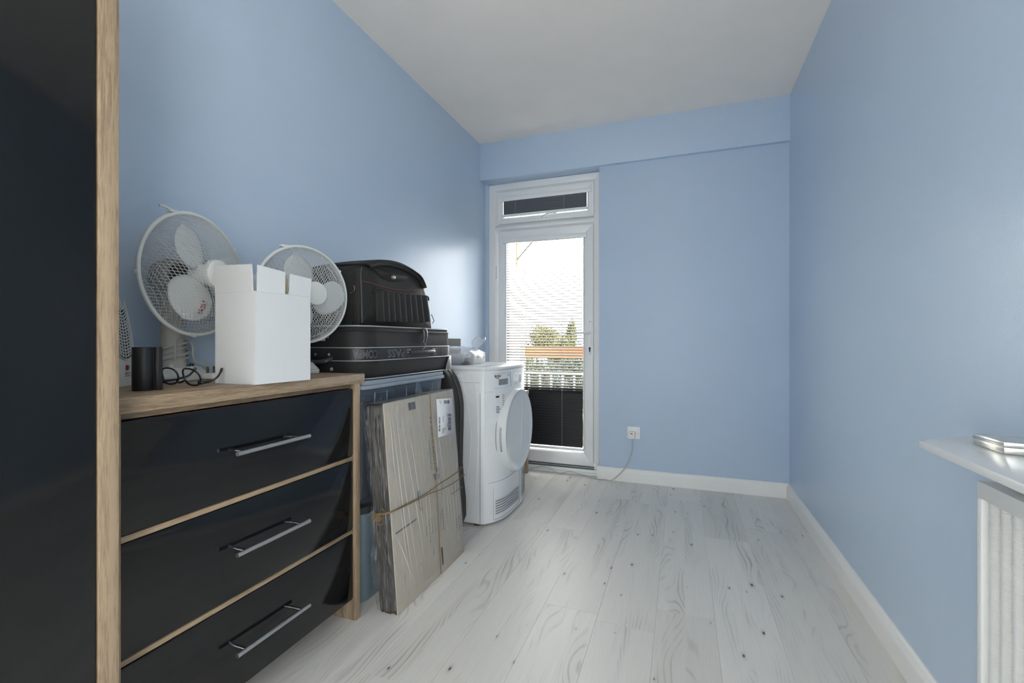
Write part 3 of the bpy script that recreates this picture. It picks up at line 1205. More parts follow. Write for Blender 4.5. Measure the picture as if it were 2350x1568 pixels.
for y in (-.026, -.013, 0.0, .013, .026):
    z1 = .205 - abs(y) * 1.2
    m = MB().tube([(hx_front(.07) + .0018, y, .070 + abs(y) * .5), (hx_front(.15) + .0018, y, .15), (hx_front(z1) + .0018, y * .8, z1)], 0.0014, 5)
    m.build('rib', 'fan_white', ht, local=True)
m = MB().lathe([(.0075, 0), (.0070, .002), (0, .0028)], (hx_front(.048) + .0002, 0.004, .048), (1, 0, 0), 18)
m.build('lamp', 'red_print', ht, local=True)
m = MB()
letter(m, '4SPHOTS', (hx_front(.03) + .0006, -.011, .030), (0, 1, 0), (0, 0, 1), .030, .0055)
m.box((hx_front(.026) + .0002, -.011, .0255), (hx_front(.026) + .0010, .019, .0268))
m.build('lettering', 'ink_black', ht, local=True)

# ================================================================== black two-lobed pack
c = on_z(338, 897, .8805)
vax = Vector((.85, -.52, 0)).normalized()
ang = math.atan2(vax.y, vax.x)
o2 = []
for k in range(17):        # large lobe
    a = math.radians(115 + 250 * k / 16) - PI * .0
    o2.append((.019 * math.cos(a - PI * .5) * 1.05 - .001, -.0095 + .0205 * math.sin(a - PI * .5)))
prof = [(-.020, -.0295), (.006, -.0295), (.014, -.0255), (.0185, -.016), (.0200, -.006), (.0185, .003), (.0145, .0085), (.0095, .0115), (.0095, .0130), (.0135, .0150), (.0150, .021), (.0125, .0285), (.010, .0295), (-.020, .0295)]
m = MB().prism(prof, 'z', 0.0, 0.1045)
bp_ = m.build('battery_pack', 'black_plastic', None, bevel=0.0012, seg=2, angle=50)
bp_.location = (c - vax * .018).to_tuple()
bp_.rotation_euler = (0, 0, ang)
tag(bp_, 'small matt black upright pack with a ridged front on the chest', 'battery pack')

# ================================================================== spectacles
gl = thing('spectacles', (-1.243, .838, .8805), 'black framed spectacles lying open and upside down on the chest', 'glasses')
gl.scale = (1.12, 1.0, 1.04)


def lens_loop(cx, flip):
    pts = []
    for k in range(28):
        a = 2 * PI * k / 28
        ca, sa = math.cos(a), math.sin(a)
        x = cx + .0275 * math.copysign(abs(ca) ** .82, ca)
        z = .0245 + .0212 * math.copysign(abs(sa) ** .85, sa) - .0022 * flip * ca
        pts.append((x, .004 * (ca * flip) ** 2 - .002 + .006 * (.0235 - z) / .02, max(z, .003)))
    return pts


for cx, fl in ((-.037, -1), (.037, 1)):
    lp = lens_loop(cx, fl)
    m = MB().tube(lp, 0.0022, 8, closed=True)
    rimo = m.build('lens_rim', 'spectacle_black', gl, local=True)
    m = MB().raw(lp, [tuple(range(len(lp)))])
    m.build('lens', 'lens', rimo, local=True)
m = MB().tube(smooth_path([(-.0125, .0, .014), (-.004, -.003, .010), (.004, -.003, .010), (.0125, .0, .014)], 5), 0.0024, 8)
m.build('bridge', 'spectacle_black', gl, local=True)
for sx in (-1, 1):
    m = MB()
    m.tube(smooth_path([(sx * .064, .002, .011), (sx * .068, .008, .011), (sx * .062 + .004, .03, .013), (sx * .052 + .004, .055, .020), (sx * .048 + .004, .068, .032), (sx * .046 + .004, .074, .042)], 5),
           [.0026] * 10 + [.0022] * 11 + [.003] * 5, 8, flat=1.3)
    m.build('temple', 'spectacle_black', gl, local=True)
    MB().box((sx * .064 - .0035, -.003, .006), (sx * .064 + .0035, .006, .016)).build('hinge', 'spectacle_black', gl, local=True, bevel=.001)

# ================================================================== white corrugated carton
ct = thing('carton', (-1.16, 1.025, .8805), 'white corrugated carton with open torn flaps on the chest', 'carton')
A, B, C, D = (-1.238, .931), (-1.086, .931), (-1.076, 1.118), (-1.230, 1.118)
z0, z1 = .8805, 1.136
t_ = .004


def wall_quad(mb, p, q, za, zb, zb2=None, lean=0.0, proud=0.0):
    """thin upright board from p to q"""
    zb2 = zb if zb2 is None else zb2
    p, q = Vector((p[0], p[1], 0)), Vector((q[0], q[1], 0))
    d = (q - p).normalized()
    nn = Vector((-d.y, d.x, 0))     # left of p->q
    L_ = nn * lean
    p, q = p - nn * proud, q - nn * proud
    mb.hexa([p + Vector((0, 0, za)), q + Vector((0, 0, za)), q + nn * t_ + Vector((0, 0, za)), p + nn * t_ + Vector((0, 0, za)),
             p + L_ + Vector((0, 0, zb)), q + L_ + Vector((0, 0, zb2)), q + L_ + nn * t_ + Vector((0, 0, zb2)), p + L_ + nn * t_ + Vector((0, 0, zb))])


m = MB()
wall_quad(m, A, B, z0, z1)
wall_quad(m, B, C, z0, z1)
wall_quad(m, C, D, z0, z1)
wall_quad(m, D, A, z0, z1)
m.box((A[0] + .011, A[1] + .005, z0 + .0003), (B[0] - .006, C[1] - .005, z0 + .004))
m.build('body', 'carton_white', ct)
m = MB()
wall_quad(m, (A[0] + .001, A[1]), (B[0] - .009, B[1]), z1 - .001, 1.212, 1.208, -.004, .0016)
m.build('flap', 'carton_white', ct)
lerp = lambda p, q, s: (p[0] + (q[0] - p[0]) * s, p[1] + (q[1] - p[1]) * s)
m = MB()
wall_quad(m, lerp(B, C, .03), lerp(B, C, .50), z1 - .001, 1.207, 1.199, -.002, .0016)
m.build('flap', 'carton_white', ct)
m = MB()
wall_quad(m, lerp(B, C, .585), lerp(B, C, .99), z1 - .001, 1.196, 1.190, -.005, .0016)
m.build('flap', 'carton_white', ct)
m = MB()
wall_quad(m, C, D, z1 - .001, 1.19, 1.20, .012, .0016)
m.build('flap', 'carton_white', ct)
m = MB()
wall_quad(m, D, A, z1 - .001, 1.20, 1.208, .006, .0016)
m.build('flap', 'carton_white', ct)
# torn brown board showing at the tear and at the corner
pa, pb = lerp(B, C, .495), lerp(B, C, .59)
m = MB().raw([(pa[0] - .001, pa[1], 1.199), (pb[0] - .002, pb[1] - .010, 1.192), (pb[0] - .001, pb[1], 1.150), (pb[0] - .001, pb[1] - .004, 1.140), (pa[0] + .002, pa[1] + .004, 1.175),
              (pa[0] - .004, pa[1], 1.199), (pb[0] - .005, pb[1] - .010, 1.192), (pb[0] - .004, pb[1], 1.150), (pb[0] - .004, pb[1] - .004, 1.140), (pa[0] - .002, pa[1] + .004, 1.175)],
             [(0, 1, 2, 3, 4), (9, 8, 7, 6, 5), (0, 5, 6, 1), (1, 6, 7, 2), (2, 7, 8, 3), (3, 8, 9, 4), (4, 9, 5, 0)])
m.build('torn_edge', 'carton_brown', ct)

# ================================================================== storage tubs behind the chest
lt = thing('plastic_tub', (-1.29, 1.735, 0), 'pale blue plastic tub on the floor under the clear storage box', 'storage tub')


def tub_shell(mb, x0, y0, x1, y1, z0, z1, taper, r, t=.003):
    """open tub with rounded corners and sloping sides"""
    lo, hi = rrect(x0 + taper, y0 + taper, x1 - taper, y1 - taper, r, 6), rrect(x0, y0, x1, y1, r, 6)
    lo2, hi2 = rrect(x0 + taper + t, y0 + taper + t, x1 - taper - t, y1 - taper - t, r - t, 6), rrect(x0 + t, y0 + t, x1 - t, y1 - t, r - t, 6)
    n = len(lo)
    vs = [(x, y, z0) for x, y in lo] + [(x, y, z1) for x, y in hi] + [(x, y, z1) for x, y in hi2] + [(x, y, z0 + t) for x, y in lo2]
    fs = []
    for a in range(3):
        fs += [(a * n + i, a * n + (i + 1) % n, (a + 1) * n + (i + 1) % n, (a + 1) * n + i) for i in range(n)]
    fs += [tuple(reversed(range(n))), tuple(range(3 * n, 4 * n))]
    mb.raw(vs, fs)


m = MB()
tub_shell(m, -1.478, 1.415, -1.118, 2.075, 0.0, 0.345, .02, .05)
m.build('tub_body', 'tub_blue', lt, angle=50)
m = MB()
m.prism(rrect(-1.480, 1.412, -1.116, 2.078, .05, 6), 'z', .345, .372)
m.build('tub_lid', 'contents_dark', lt, bevel=.004)
cb = thing('storage_box', (-1.29, 1.735, .372), 'clear plastic storage box with a pale lid under the black suitcase', 'storage box')
m = MB()
tub_shell(m, -1.478, 1.425, -1.122, 2.055, .3725, .818, .022, .035)
m.build('box_body', 'tub_plastic', cb, angle=50)
m = MB()
m.prism(rrect(-1.482, 1.418, -1.112, 2.066, .04, 6), 'z', .815, .830)
m.prism(rrect(-1.476, 1.424, -1.118, 2.060, .036, 6), 'z', .830, .848)
m.build('box_lid', 'tub_lid', cb, bevel=.003)
m = MB()
for i, y in enumerate([1.50, 1.58, 1.72, 1.80, 1.94, 2.0]):
    m.tube([(-1.124, y, .800), (-1.132, y, .62)], .0016, 5)
m.build('moulded_rib', 'tub_lid', cb)['kind'] = 'stuff'
# things lying in the clear box
def inside(name, mb, mat, label, cat):
    return tag(mb.build(name, mat, None, bevel=.002), label, cat)


inside('folder_stack', MB().box((-1.44, 1.475, .378), (-1.180, 1.795, .715)), 'contents_dark', 'dark stack of folders inside the clear storage box', 'folders')
inside('document_box', MB().box((-1.44, 1.81, .378), (-1.175, 2.015, .735)), 'contents_grey', 'grey document box inside the clear storage box', 'box')
m = MB().raw([(-1.158, 1.83, .70), (-1.158, 1.935, .70), (-1.168, 1.895, .812), (-1.168, 1.872, .812), (-1.160, 1.83, .70), (-1.160, 1.935, .70), (-1.170, 1.895, .812), (-1.170, 1.872, .812)],
             [(0, 1, 2, 3), (7, 6, 5, 4), (0, 4, 5, 1), (1, 5, 6, 2), (2, 6, 7, 3), (3, 7, 4, 0)])
pc = inside('paper_sheet', m, 'contents_paper', 'cream paper card with yellow print inside the clear storage box', 'paper')
pc['label'] = 'cream paper card with yellow print inside the clear storage box'
m = MB().prism([(1.860 + .014 * math.cos(a), .748 + .020 * math.sin(a)) for a in [2 * PI * k / 14 for k in range(14)]], 'x', -1.1618, -1.1605)
m.build('print', 'contents_yellow', pc)
m = MB().raw([(-1.150, 1.535, .705), (-1.150, 1.600, .705), (-1.158, 1.590, .775), (-1.158, 1.565, .750), (-1.153, 1.535, .705), (-1.153, 1.600, .705), (-1.161, 1.590, .775), (-1.161, 1.565, .750)],
             [(0, 1, 2, 3), (7, 6, 5, 4), (0, 4, 5, 1), (1, 5, 6, 2), (2, 6, 7, 3), (3, 7, 4, 0)])
inside('envelope', m, 'contents_tan', 'folded tan envelope inside the clear storage box', 'envelope')

# ================================================================== suitcase lying flat
SX0, SX1, SY0, SY1, SZ0, SZ1 = -1.488, -1.122, 1.418, 2.108, .8485, 1.062
su = thing('suitcase', (-1.305, 1.763, SZ0), 'black fabric suitcase lying flat on the clear storage box', 'suitcase')
OUT = rrect(SX0, SY0, SX1, SY1, (.05, .085, .03, .03), 10)    # front left corner is the widest


def outline_len():
    acc, tot = [0.0], 0.0
    for i in range(len(OUT)):
        a, b = OUT[i], OUT[(i + 1) % len(OUT)]
        tot += math.hypot(b[0] - a[0], b[1] - a[1])
        acc.append(tot)
    return acc, tot


ACC, TOT = outline_len()


def on_outline(s, off=0.0):
    """point and outward normal at arc length s"""
    s = s % TOT
    for i in range(len(OUT)):
        if ACC[i] <= s <= ACC[i + 1]:
            a, b = Vector(OUT[i]), Vector(OUT[(i + 1) % len(OUT)])
            d = b - a
            if d.length < 1e-9:
                continue
            k = (s - ACC[i]) / (ACC[i + 1] - ACC[i])
            t = d.normalized()
            n = Vector((t.y, -t.x))
            return a + d * k + n * off, n
    return Vector(OUT[0]), Vector((0, -1))


def band(mb, za, zb, off, bulge=0.0, n=120, rows=4, s0=0.0, s1=None):
    s1 = TOT if s1 is None else s1
    closed = abs(s1 - s0 - TOT) < 1e-6

    def fn(u, v):
        p, nn = on_outline(s0 + (s1 - s0) * u)
        o = off + bulge * math.sin(PI * v)
        return Vector((p.x + nn.x * o, p.y + nn.y * o, za + (zb - za) * v))
    mb.grid(fn, n, rows, close_u=closed)


m = MB()


def sfn(u, v):
    p, nn = on_outline(TOT * u)
    prof = [(-.030, 0.0), (-.012, .003), (-.002, .010), (.004, .03), (.006, .08), (.006, .14), (.004, .19), (-.002, .205), (-.012, .212), (-.030, .2135)]
    o, z = prof[round(v * 9)]
    return Vector((p.x + nn.x * o, p.y + nn.y * o, SZ0 + z))


m.grid(sfn, 120, 9, close_u=True)
n0 = 120
m.f.append(tuple(reversed(range(n0))))
m.f.append(tuple(range(9 * n0, 10 * n0)))
m.build('shell', 'suit_fabric', su, angle=60)
m = MB()
band(m, .925, .973, .0085, .0015)
m.build('strap_band', 'suit_strap', su, angle=60)
for z in (.924, .974):
    m = MB()
    m.tube([Vector((*on_outline(TOT * k / 120, .0105)[0], z)) for k in range(120)], .0022, 6, closed=True)
    m.build('piping', 'suit_piping', su)
for z, o in ((SZ0 + .006, .0015), (SZ1 - .005, .0015)):
    m = MB()
    m.tube([Vector((*on_outline(TOT * k / 120, o)[0], z)) for k in range(120)], .0030, 6, closed=True)
    m.build('piping', 'suit_piping', su)
m = MB()
m.tube([Vector((*on_outline(TOT * k / 120, .007)[0], SZ1 - .022)) for k in range(120)], .0022, 5, closed=True)
m.build('zip', 'bag_pipe', su)


def s_of_front(y):
    """arc length of the front face point with this y"""
    best, bs = 9, 0
    for k in range(1200):
        s = TOT * k / 1200
        p, n = on_outline(s)
        if n.x > .5:
            d = abs(p.y - y)
            if d < best:
                best, bs = d, s
    return bs


# lettering on the strap, upside down
m = MB()


def strap_text(txt, ya, yb):
    """reads upside down: starts at yb (right) and runs to ya"""
    vs, fs = subdiv_text(*text_mesh(txt, 1.0, 0.028), cuts=1)
    x0, x1 = min(v.x for v in vs), max(v.x for v in vs)
    y0, y1 = min(v.y for v in vs), max(v.y for v in vs)
    sa, sb = s_of_front(ya), s_of_front(yb)
    o = []
    for v in vs:
        s = sb + (sa - sb) * (v.x - x0) / (x1 - x0)
        h_ = (v.y - y0) / (y1 - y0)
        p, n = on_outline(s, .0112)
        o.append(Vector((p.x, p.y, .966 - .034 * h_)))
    m.raw(o, fs)


s_letters = lambda px: on_x(px, 810, SX1 + .01).y
strap_text('COMPA', s_letters(797), s_letters(866))
strap_text('PASS', s_letters(889), s_letters(929))
strap_text('C', s_letters(997), s_letters(1004))
strap_text('SS', s_letters(1013), s_letters(1025))
m.build('lettering', 'strap_print', su)
# carry handles: one on the left end, one on the front
y0h, y1h = on_x(934, 805, SX1 + .01).y, on_x(996, 795, SX1 + .01).y
m = MB()
m.tube(smooth_path([(SX1 + .012, y0h + .012, .949), (SX1 + .020, y0h + .03, .949), (SX1 + .034, y0h + .075, .950), (SX1 + .036, (y0h + y1h) / 2 + .03, .951), (SX1 + .030, y1h - .045, .951), (SX1 + .014, y1h - .02, .951)], 6),
       [.0135] * 8 + [.0155] * 15 + [.0135] * 8, 12, flat=.75)
hh = m.build('handle', 'suit_handle', su)
for yy in (y0h + .005, y1h - .012):
    m = MB().prism(rrect(yy - .020, .934, yy + .020, .966, .010, 4), 'x', SX1 + .006, SX1 + .013)
    pm = m.build('handle_mount', 'suit_handle', hh, bevel=.002)
    MB().lathe([(.004, 0), (.003, .002), (0, .0025)], (SX1 + .0128, yy, .950), (1, 0, 0), 12).build('rivet', 'suit_piping', pm)
xa, xb = -1.43, -1.255
m = MB()
m.tube(smooth_path([(xa, SY0 - .006, .955), (xa + .01, SY0 - .028, .945), (xa + .06, SY0 - .040, .925), (xb - .05, SY0 - .040, .920), (xb - .008, SY0 - .028, .925), (xb, SY0 - .006, .935)], 6), .010, 10, flat=.8)
hh = m.build('handle', 'suit_handle', su)
for xx in (-1.405, -1.33, -1.265):
    MB().lathe([(.0055, 0), (.0045, .003), (0, .004)], (xx, SY0 - .0095, .948), (0, -1, 0), 12).build('rivet', 'suit_piping', su)
MB().lathe([(.007, 0), (.006, .003), (0, .004)], (-1.255, SY0 - .0065, .892), (0, -1, 0), 12).build('rivet', 'suit_piping', su)
# metal corner guard, foot, hanging strap end and luggage tag
m = MB()
gy = SY1
m.raw([(SX1 + .0095, gy - .055, .858), (SX1 + .0095, gy - .022, .925), (SX1 + .0085, gy + .004, .925), (SX1 + .0075, gy + .006, .858), (SX1 - .03, gy + .0085, .858), (SX1 - .03, gy + .0085, .905), (SX1 + .002, gy - .03, .848)],
      [(0, 6, 3, 2, 1), (3, 4, 5, 2), (6, 4, 3)])
m.build('corner_guard', 'corner_metal', su, mods=(('SOLIDIFY', {'thickness': 0.002}),))
MB().lathe([(.004, 0), (.003, .002), (0, .0025)], (SX1 + .0095, gy - .012, .892), (1, 0, 0), 12).build('rivet', 'badge_silver', su)
ys = on_x(972, 770, SX1 + .01).y
m = MB()
m.tube(smooth_path([(SX1 - .002, ys - .004, SZ1 - .014), (SX1 + .010, ys, SZ1 - .010), (SX1 + .018, ys, SZ1 - .018), (SX1 + .018, ys + .002, SZ1 - .045), (SX1 + .014, ys, SZ1 - .070)], 5), [.012] * 8 + [.017] * 8 + [.014] * 5, 10, flat=.55)
zp = m.build('zip_puller', 'suit_handle', su)
m = MB().tube(smooth_path([(SX1 + .016, ys, SZ1 - .07), (SX1 + .016, ys + .008, SZ1 - .085), (SX1 + .014, ys - .006, SZ1 - .098), (SX1 + .013, ys - .014, SZ1 - .10)], 5), .002, 6)
m.build('pull_loop', 'suit_piping', zp)
tx = on_y(745, 775, SY0).x
m = MB().box((tx - .016, SY0 - .009, 1.000), (tx + .010, SY0 - .007, 1.034))
m.build('luggage_tag', 'contents_paper', su)
m = MB().tube([(tx + .018, SY0 - .009, 1.042), (tx + .018, SY0 - .010, 1.012), (tx + .026, SY0 - .010, 1.010), (tx + .026, SY0 - .009, 1.042)], .0016, 6)
m.build('zip_tag', 'suit_piping', su)

# ================================================================== padded camera bag on the suitcase
BX0, BX1, BZ0 = -1.485, -1.195, SZ1
bg = thing('camera_bag', (-1.34, 1.77, BZ0), 'black padded bag with domed lid, pleated pocket and red piping on the suitcase', 'bag')
prof_px = [(828, 640), (832, 612), (848, 606), (870, 601), (895, 602), (920, 609), (945, 622), (960, 634), (968, 648), (974, 665), (981, 690), (987, 715), (991, 742)]
front = [(on_x(a, b, BX1).y, on_x(a, b, BX1).z) for a, b in prof_px]
front[-1] = (front[-1][0], BZ0 + .001)
front = [(front[0][0] - .004, BZ0 + .001), (front[0][0] - .010, 1.16)] + front


def bag_ring(inset, x):
    cy, cz = 1.77, 1.17
    return [(x, cy + (y - cy) * (1 - inset), max(BZ0 + .001, cz + (z - cz) * (1 - inset))) for y, z in front]


dense = [(p.x, p.y) for p in smooth_path([(a, b, 0) for a, b in front], 4)]
front_s = dense


def bag_ring2(inset, x):
    cy, cz = 1.77, 1.17
    return [Vector((x, cy + (y - cy) * (1 - inset), max(BZ0 + .001, cz + (z - cz) * (1 - inset)))) for y, z in front_s]


m = MB()
rings = [bag_ring2(.10, BX0), bag_ring2(.04, BX0 + .012), bag_ring2(.0, BX0 + .045), bag_ring2(-.012, (BX0 + BX1) / 2), bag_ring2(-.008, BX1 - .030), bag_ring2(.0, BX1 - .010), bag_ring2(.022, BX1), bag_ring2(.45, BX1 + .006)]
nn_ = len(rings[0])
m.raw([p for r in rings for p in r], [(j * nn_ + i, j * nn_ + (i + 1) % nn_, (j + 1) * nn_ + (i + 1) % nn_, (j + 1) * nn_ + i) for j in range(len(rings) - 1) for i in range(nn_)]
      + [tuple(reversed(range(nn_))), tuple(range((len(rings) - 1) * nn_, len(rings) * nn_))])
m.build('body', 'bag_fabric', bg, angle=70)
# lid: a thicker shell over the top, overhanging on the right
top = [(y, z) for y, z in front_s if z > 1.262 and y > 1.525]
cyc, czc = 1.77, 1.17


def lid_pt(i, off, x):
    y, z = top[i]
    d = Vector((y - cyc, (z - czc) * 1.0)).normalized()
    return Vector((x, y + d.x * off, z + d.y * off))


m = MB()
nt_ = len(top)
xs_ = [(BX0 + .012, .000), (BX0 + .03, .009), ((BX0 + BX1) / 2, .013), (BX1 - .02, .011), (BX1 + .006, .008), (BX1 + .016, -.001), (BX1 + .014, -.016), (BX1 + .004, -.022)]
m.raw([lid_pt(i, o, x) for x, o in xs_ for i in range(nt_)], [(j * nt_ + i, j * nt_ + i + 1, (j + 1) * nt_ + i + 1, (j + 1) * nt_ + i) for j in range(len(xs_) - 1) for i in range(nt_ - 1)])
m.build('lid', 'bag_fabric', bg, angle=70, mods=(('SOLIDIFY', {'thickness': 0.006, 'offset': -1.0}),))
m = MB().tube([lid_pt(i, -.004, BX1 + .017) for i in range(nt_)], .0032, 6)
m.build('piping', 'bag_pipe', bg)
bxp = lambda px, py, off=.010: on_x(px, py, BX1 + off)
# padded oval panel with the badge
m = MB()
pan = [bxp(a, b, .007) for a, b in [(858, 616), (880, 619), (905, 622), (930, 631), (938, 635), (930, 644), (912, 648), (893, 647), (878, 637)]]
cpan = sum(pan, Vector()) / len(pan)
m.raw([p for p in pan] + [cpan + Vector((.008, 0, 0))], [(i, (i + 1) % len(pan), len(pan)) for i in range(len(pan))])
m.build('padded_panel', 'bag_fabric', bg, angle=80, mods=(('SOLIDIFY', {'thickness': 0.004}),))
bc_ = bxp(903.5, 636.5, .0165)
m = MB().lathe([(.0122, -.006), (.0122, .003), (.010, .0045), (0, .005)], bc_, (1, 0, 0), 24, up=(0, 1, 0), flat=.62)
m.build('badge', 'badge_silver', bg)
m = MB().tube(smooth_path([bxp(a, b, .0095) for a, b in [(829, 645.5), (845, 648), (862, 653.5), (880, 659), (900, 663.5), (922, 666), (945, 666.3), (972, 665.5)]], 4), .0016, 6)
m.build('red_piping', 'bag_red', bg)
m = MB().tube(smooth_path([bxp(a, b, .012) for a, b in [(856, 672), (863, 663), (872, 663), (890, 669), (920, 674), (955, 677), (980, 680), (984, 690)]], 4), .0042, 8, flat=.8)
m.build('pocket_zip', 'bag_pipe', bg)
# pleats of the pocket: upright wedges, proud at their right edge
for k in range(9):
    xa_, xb_ = 861 + 12.7 * k, 861 + 12.7 * (k + 1)
    yt0, yt1 = 666 + 1.55 * k, 667.5 + 1.55 * k
    sh = 0.9 * 7
    p0, p1 = bxp(xa_, yt0, .006), bxp(xb_, yt1, .006)
    q0, q1 = bxp(xa_ + 2 + k * .5, 739, .006), bxp(xb_ + 2 + k * .5, 739, .006)
    pr = Vector((.014, 0, 0))
    m = MB()
    m.raw([p0, p1, q1, q0, p0.lerp(p1, .75) + pr, q0.lerp(q1, .80) + pr * 1.2, p0.lerp(p1, .95) + pr, q0.lerp(q1, .97) + pr * 1.2],
          [(0, 4, 5, 3), (4, 6, 7, 5), (6, 1, 2, 7), (0, 1, 6, 4), (3, 5, 7, 2), (0, 3, 2, 1)])
    m.build('pleat', 'bag_ribs', bg)
m = MB().tube([bxp(a, b, .009) for a, b in [(831, 742), (830, 700), (829, 660), (828, 630), (830, 614)]], .004, 6)
m.build('piping', 'bag_pipe', bg)
# side ring, lower straps and tab at the right edge
rc = on_y(806, 663, front[0][0] - .012)
m = MB().tube([rc + Vector((.017 * math.cos(a), 0, .017 * math.sin(a))) for a in [math.radians(-110 + 160 * k / 14) for k in range(15)]], .0015, 6)
m.build('strap_ring', 'brass', bg)
for px_, w_ in ((810, 8), (833, 3)):
    a_ = on_y(px_ - w_ / 2, 744, front[0][0] - .014) if px_ < 825 else bxp(px_, 742, .012)
    m = MB().tube([a_, a_ + Vector((.004, 0, .014)), a_ + Vector((.010, 0, .024))], .0026, 6)
    m.build('buckle', 'suit_strap', bg)
m = MB().tube([bxp(990, 722, -.01), bxp(996, 736, -.01), bxp(993, 742, -.01)], .002, 6)
m.build('zip_tag', 'bag_pipe', bg)

# ================================================================== black rounded case between the boxes and the dryer
prof = [(-1.47, .002), (-1.112, .002), (-1.106, .35), (-1.100, .62), (-1.106, .70), (-1.122, .765), (-1.150, .820), (-1.19, .858), (-1.24, .884), (-1.30, .895), (-1.40, .88), (-1.46, .83), (-1.475, .75)]
m = MB().prism([(p.x, p.y) for p in smooth_path([(a, b, 0) for a, b in prof], 4)], 'y', 2.135, 2.238)
ck = thing('rounded_case', (-1.29, 2.185, 0), 'tall black case with rounded shoulder between storage box and dryer', 'case')
m.build('case_body', 'case_black', ck, bevel=.008, seg=2, angle=50)
m = MB().tube([Vector((p.x + .002, 2.186, p.y)) for p in smooth_path([(a, b, 0) for a, b in prof[1:]], 4)], .003, 6)
m.build('piping', 'bag_pipe', ck)

# ================================================================== flat-packed cardboard, film-wrapped and tied with twine
FB, FT = Vector((-.968, 0, 0)), Vector((-1.031, 0, .768))     # front face bottom and top
LEAN = (FT - FB)
HGT = LEAN.length
UP = LEAN.normalized()
NF = Vector((UP.z, 0, -UP.x))          # outward normal of the front face
PY0, PY1, PTH = 1.427, 1.972, .082
pk = thing('cardboard_pack', (-1.03, 1.70, 0), 'flat cardboard pack wrapped in clear film and tied with twine', 'cardboard')


def pkp(y, h, d=0.0):
    """point on the pack: y along, h up the front face (m), d out from it"""
    return FB + UP * h + NF * d + Vector((0, y, 0)) + Vector((0, 0, .0008))


lift = PTH * abs(NF.z) + .001           # back lower edge stays on the floor


def slab(mb, ya, yb, ha, hb, da, db):
    mb.hexa([pkp(ya, ha, da), pkp(yb, ha, da), pkp(yb, ha, db), pkp(ya, ha, db), pkp(ya, hb, da), pkp(yb, hb, da), pkp(yb, hb, db), pkp(ya, hb, db)])


m = MB()
slab(m, PY0, PY1, 0.0, HGT, -.006, 0.0)
m.build('front_board', 'cardboard', pk, bevel=.0025)
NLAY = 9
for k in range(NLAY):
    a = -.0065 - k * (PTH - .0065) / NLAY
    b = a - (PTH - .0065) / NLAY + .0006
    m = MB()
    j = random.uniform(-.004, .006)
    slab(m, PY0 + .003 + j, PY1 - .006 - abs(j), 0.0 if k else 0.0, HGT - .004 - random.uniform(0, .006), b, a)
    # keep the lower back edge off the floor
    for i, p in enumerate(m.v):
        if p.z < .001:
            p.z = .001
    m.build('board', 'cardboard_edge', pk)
# film: one crumpled sheet down the left end and over the front, folds standing proud
m = MB()


def film_front(u, v):
    y = PY0 - .002 + (PY1 - PY0 + .004) * u
    h = .03 + (HGT - .025) * v
    # long folds fan out from the twine
    f1 = math.sin(y * 210 + 3 * noise.noise(Vector((y * 14, h * 1.6, 0))) * 2 + 7 * (y - 1.6) * (h - .4))
    f = max(0, f1) ** 6 * .0032 * (0.4 + noise.noise(Vector((y * 30, h * 3, 4))) * .8 + .3)
    return pkp(y, h, .0016 + max(0, f))


m.grid(film_front, 150, 40)
m.build('film', 'stretch_wrap', pk, angle=180)
m = MB()


def film_end(u, v):
    d = .003 - (PTH + .006) * u
    h = .02 + (HGT - .03) * v
    n = noise.noise(Vector((d * 110, h * 9, 1.7))) * .008 + noise.noise(Vector((d * 330, h * 22, 3.1))) * .005
    pin = math.exp(-((h - .40) / .05) ** 2)
    out = (.010 + n * 1.3) * (1 - .8 * pin)
    flare = .016 * math.exp(-((h - .16) / .09) ** 2) * (1 if u > .6 else 0) * (u - .6) / .4
    return pkp(PY0 - max(.003, out + flare), h, d)


m.grid(film_end, 44, 130)
m.build('film', 'stretch_wrap_thick', pk, angle=180)
m = MB()
m.grid(lambda u, v: pkp(PY0 - .002 + (PY1 - PY0 + .004) * u, HGT + .002 + .002 * noise.noise(Vector((u * 30, v * 3, 9))), .002 - (PTH + .002) * v), 60, 6)
m.build('film', 'stretch_wrap_thick', pk, angle=180)
# heavier white creases in the film on the front
for (ya, ha, yb, hb, w) in ((.035, .74, .11, .06, .0018), (.065, .745, .135, .10, .0014), (.005, .30, .12, .06, .0016), (.105, .70, .19, .13, .0014), (.14, .70, .21, .22, .0014),
                            (.02, .74, .045, .46, .0015), (.045, .45, .10, .02, .0012), (.335, .60, .36, .35, .0016), (.36, .745, .41, .30, .0010), (.455, .36, .47, .13, .001),
                            (.43, .36, .44, .16, .001), (.41, .36, .415, .18, .0009), (.385, .36, .385, .16, .0009), (.49, .40, .50, .18, .001), (.515, .42, .52, .14, .001), (.24, .40, .235, .16, .0011), (.265, .41, .258, .2, .0009)):
    pts = []
    for k in range(9):
        s = k / 8
        pts.append(pkp(PY0 + ya + (yb - ya) * s + .004 * math.sin(s * 5 + ya * 40), ha + (hb - ha) * s, .0032))
    m = MB().tube(pts, [max(.0003, w * math.sin(PI * (k + .35) / 8.7)) for k in range(9)], 5, flat=.6)
    m.build('film_crease', 'wrap_fold', pk)


def front_uv(px, py):
    """photo pixel -> (y, h) on the front face"""
    r = ray(px, py)
    o = Vector((0, 0, EYE))
    t = (FB - o).dot(NF) / r.dot(NF)
    p = o + r * t
    return p.y, (p - FB).dot(UP)


def twine(pts, r=.0018):
    return MB().tube(smooth_path(pts, 5), r, 6)


def fp(px, py, d=.005):
    y, h = front_uv(px, py)
    return pkp(y, h, d)


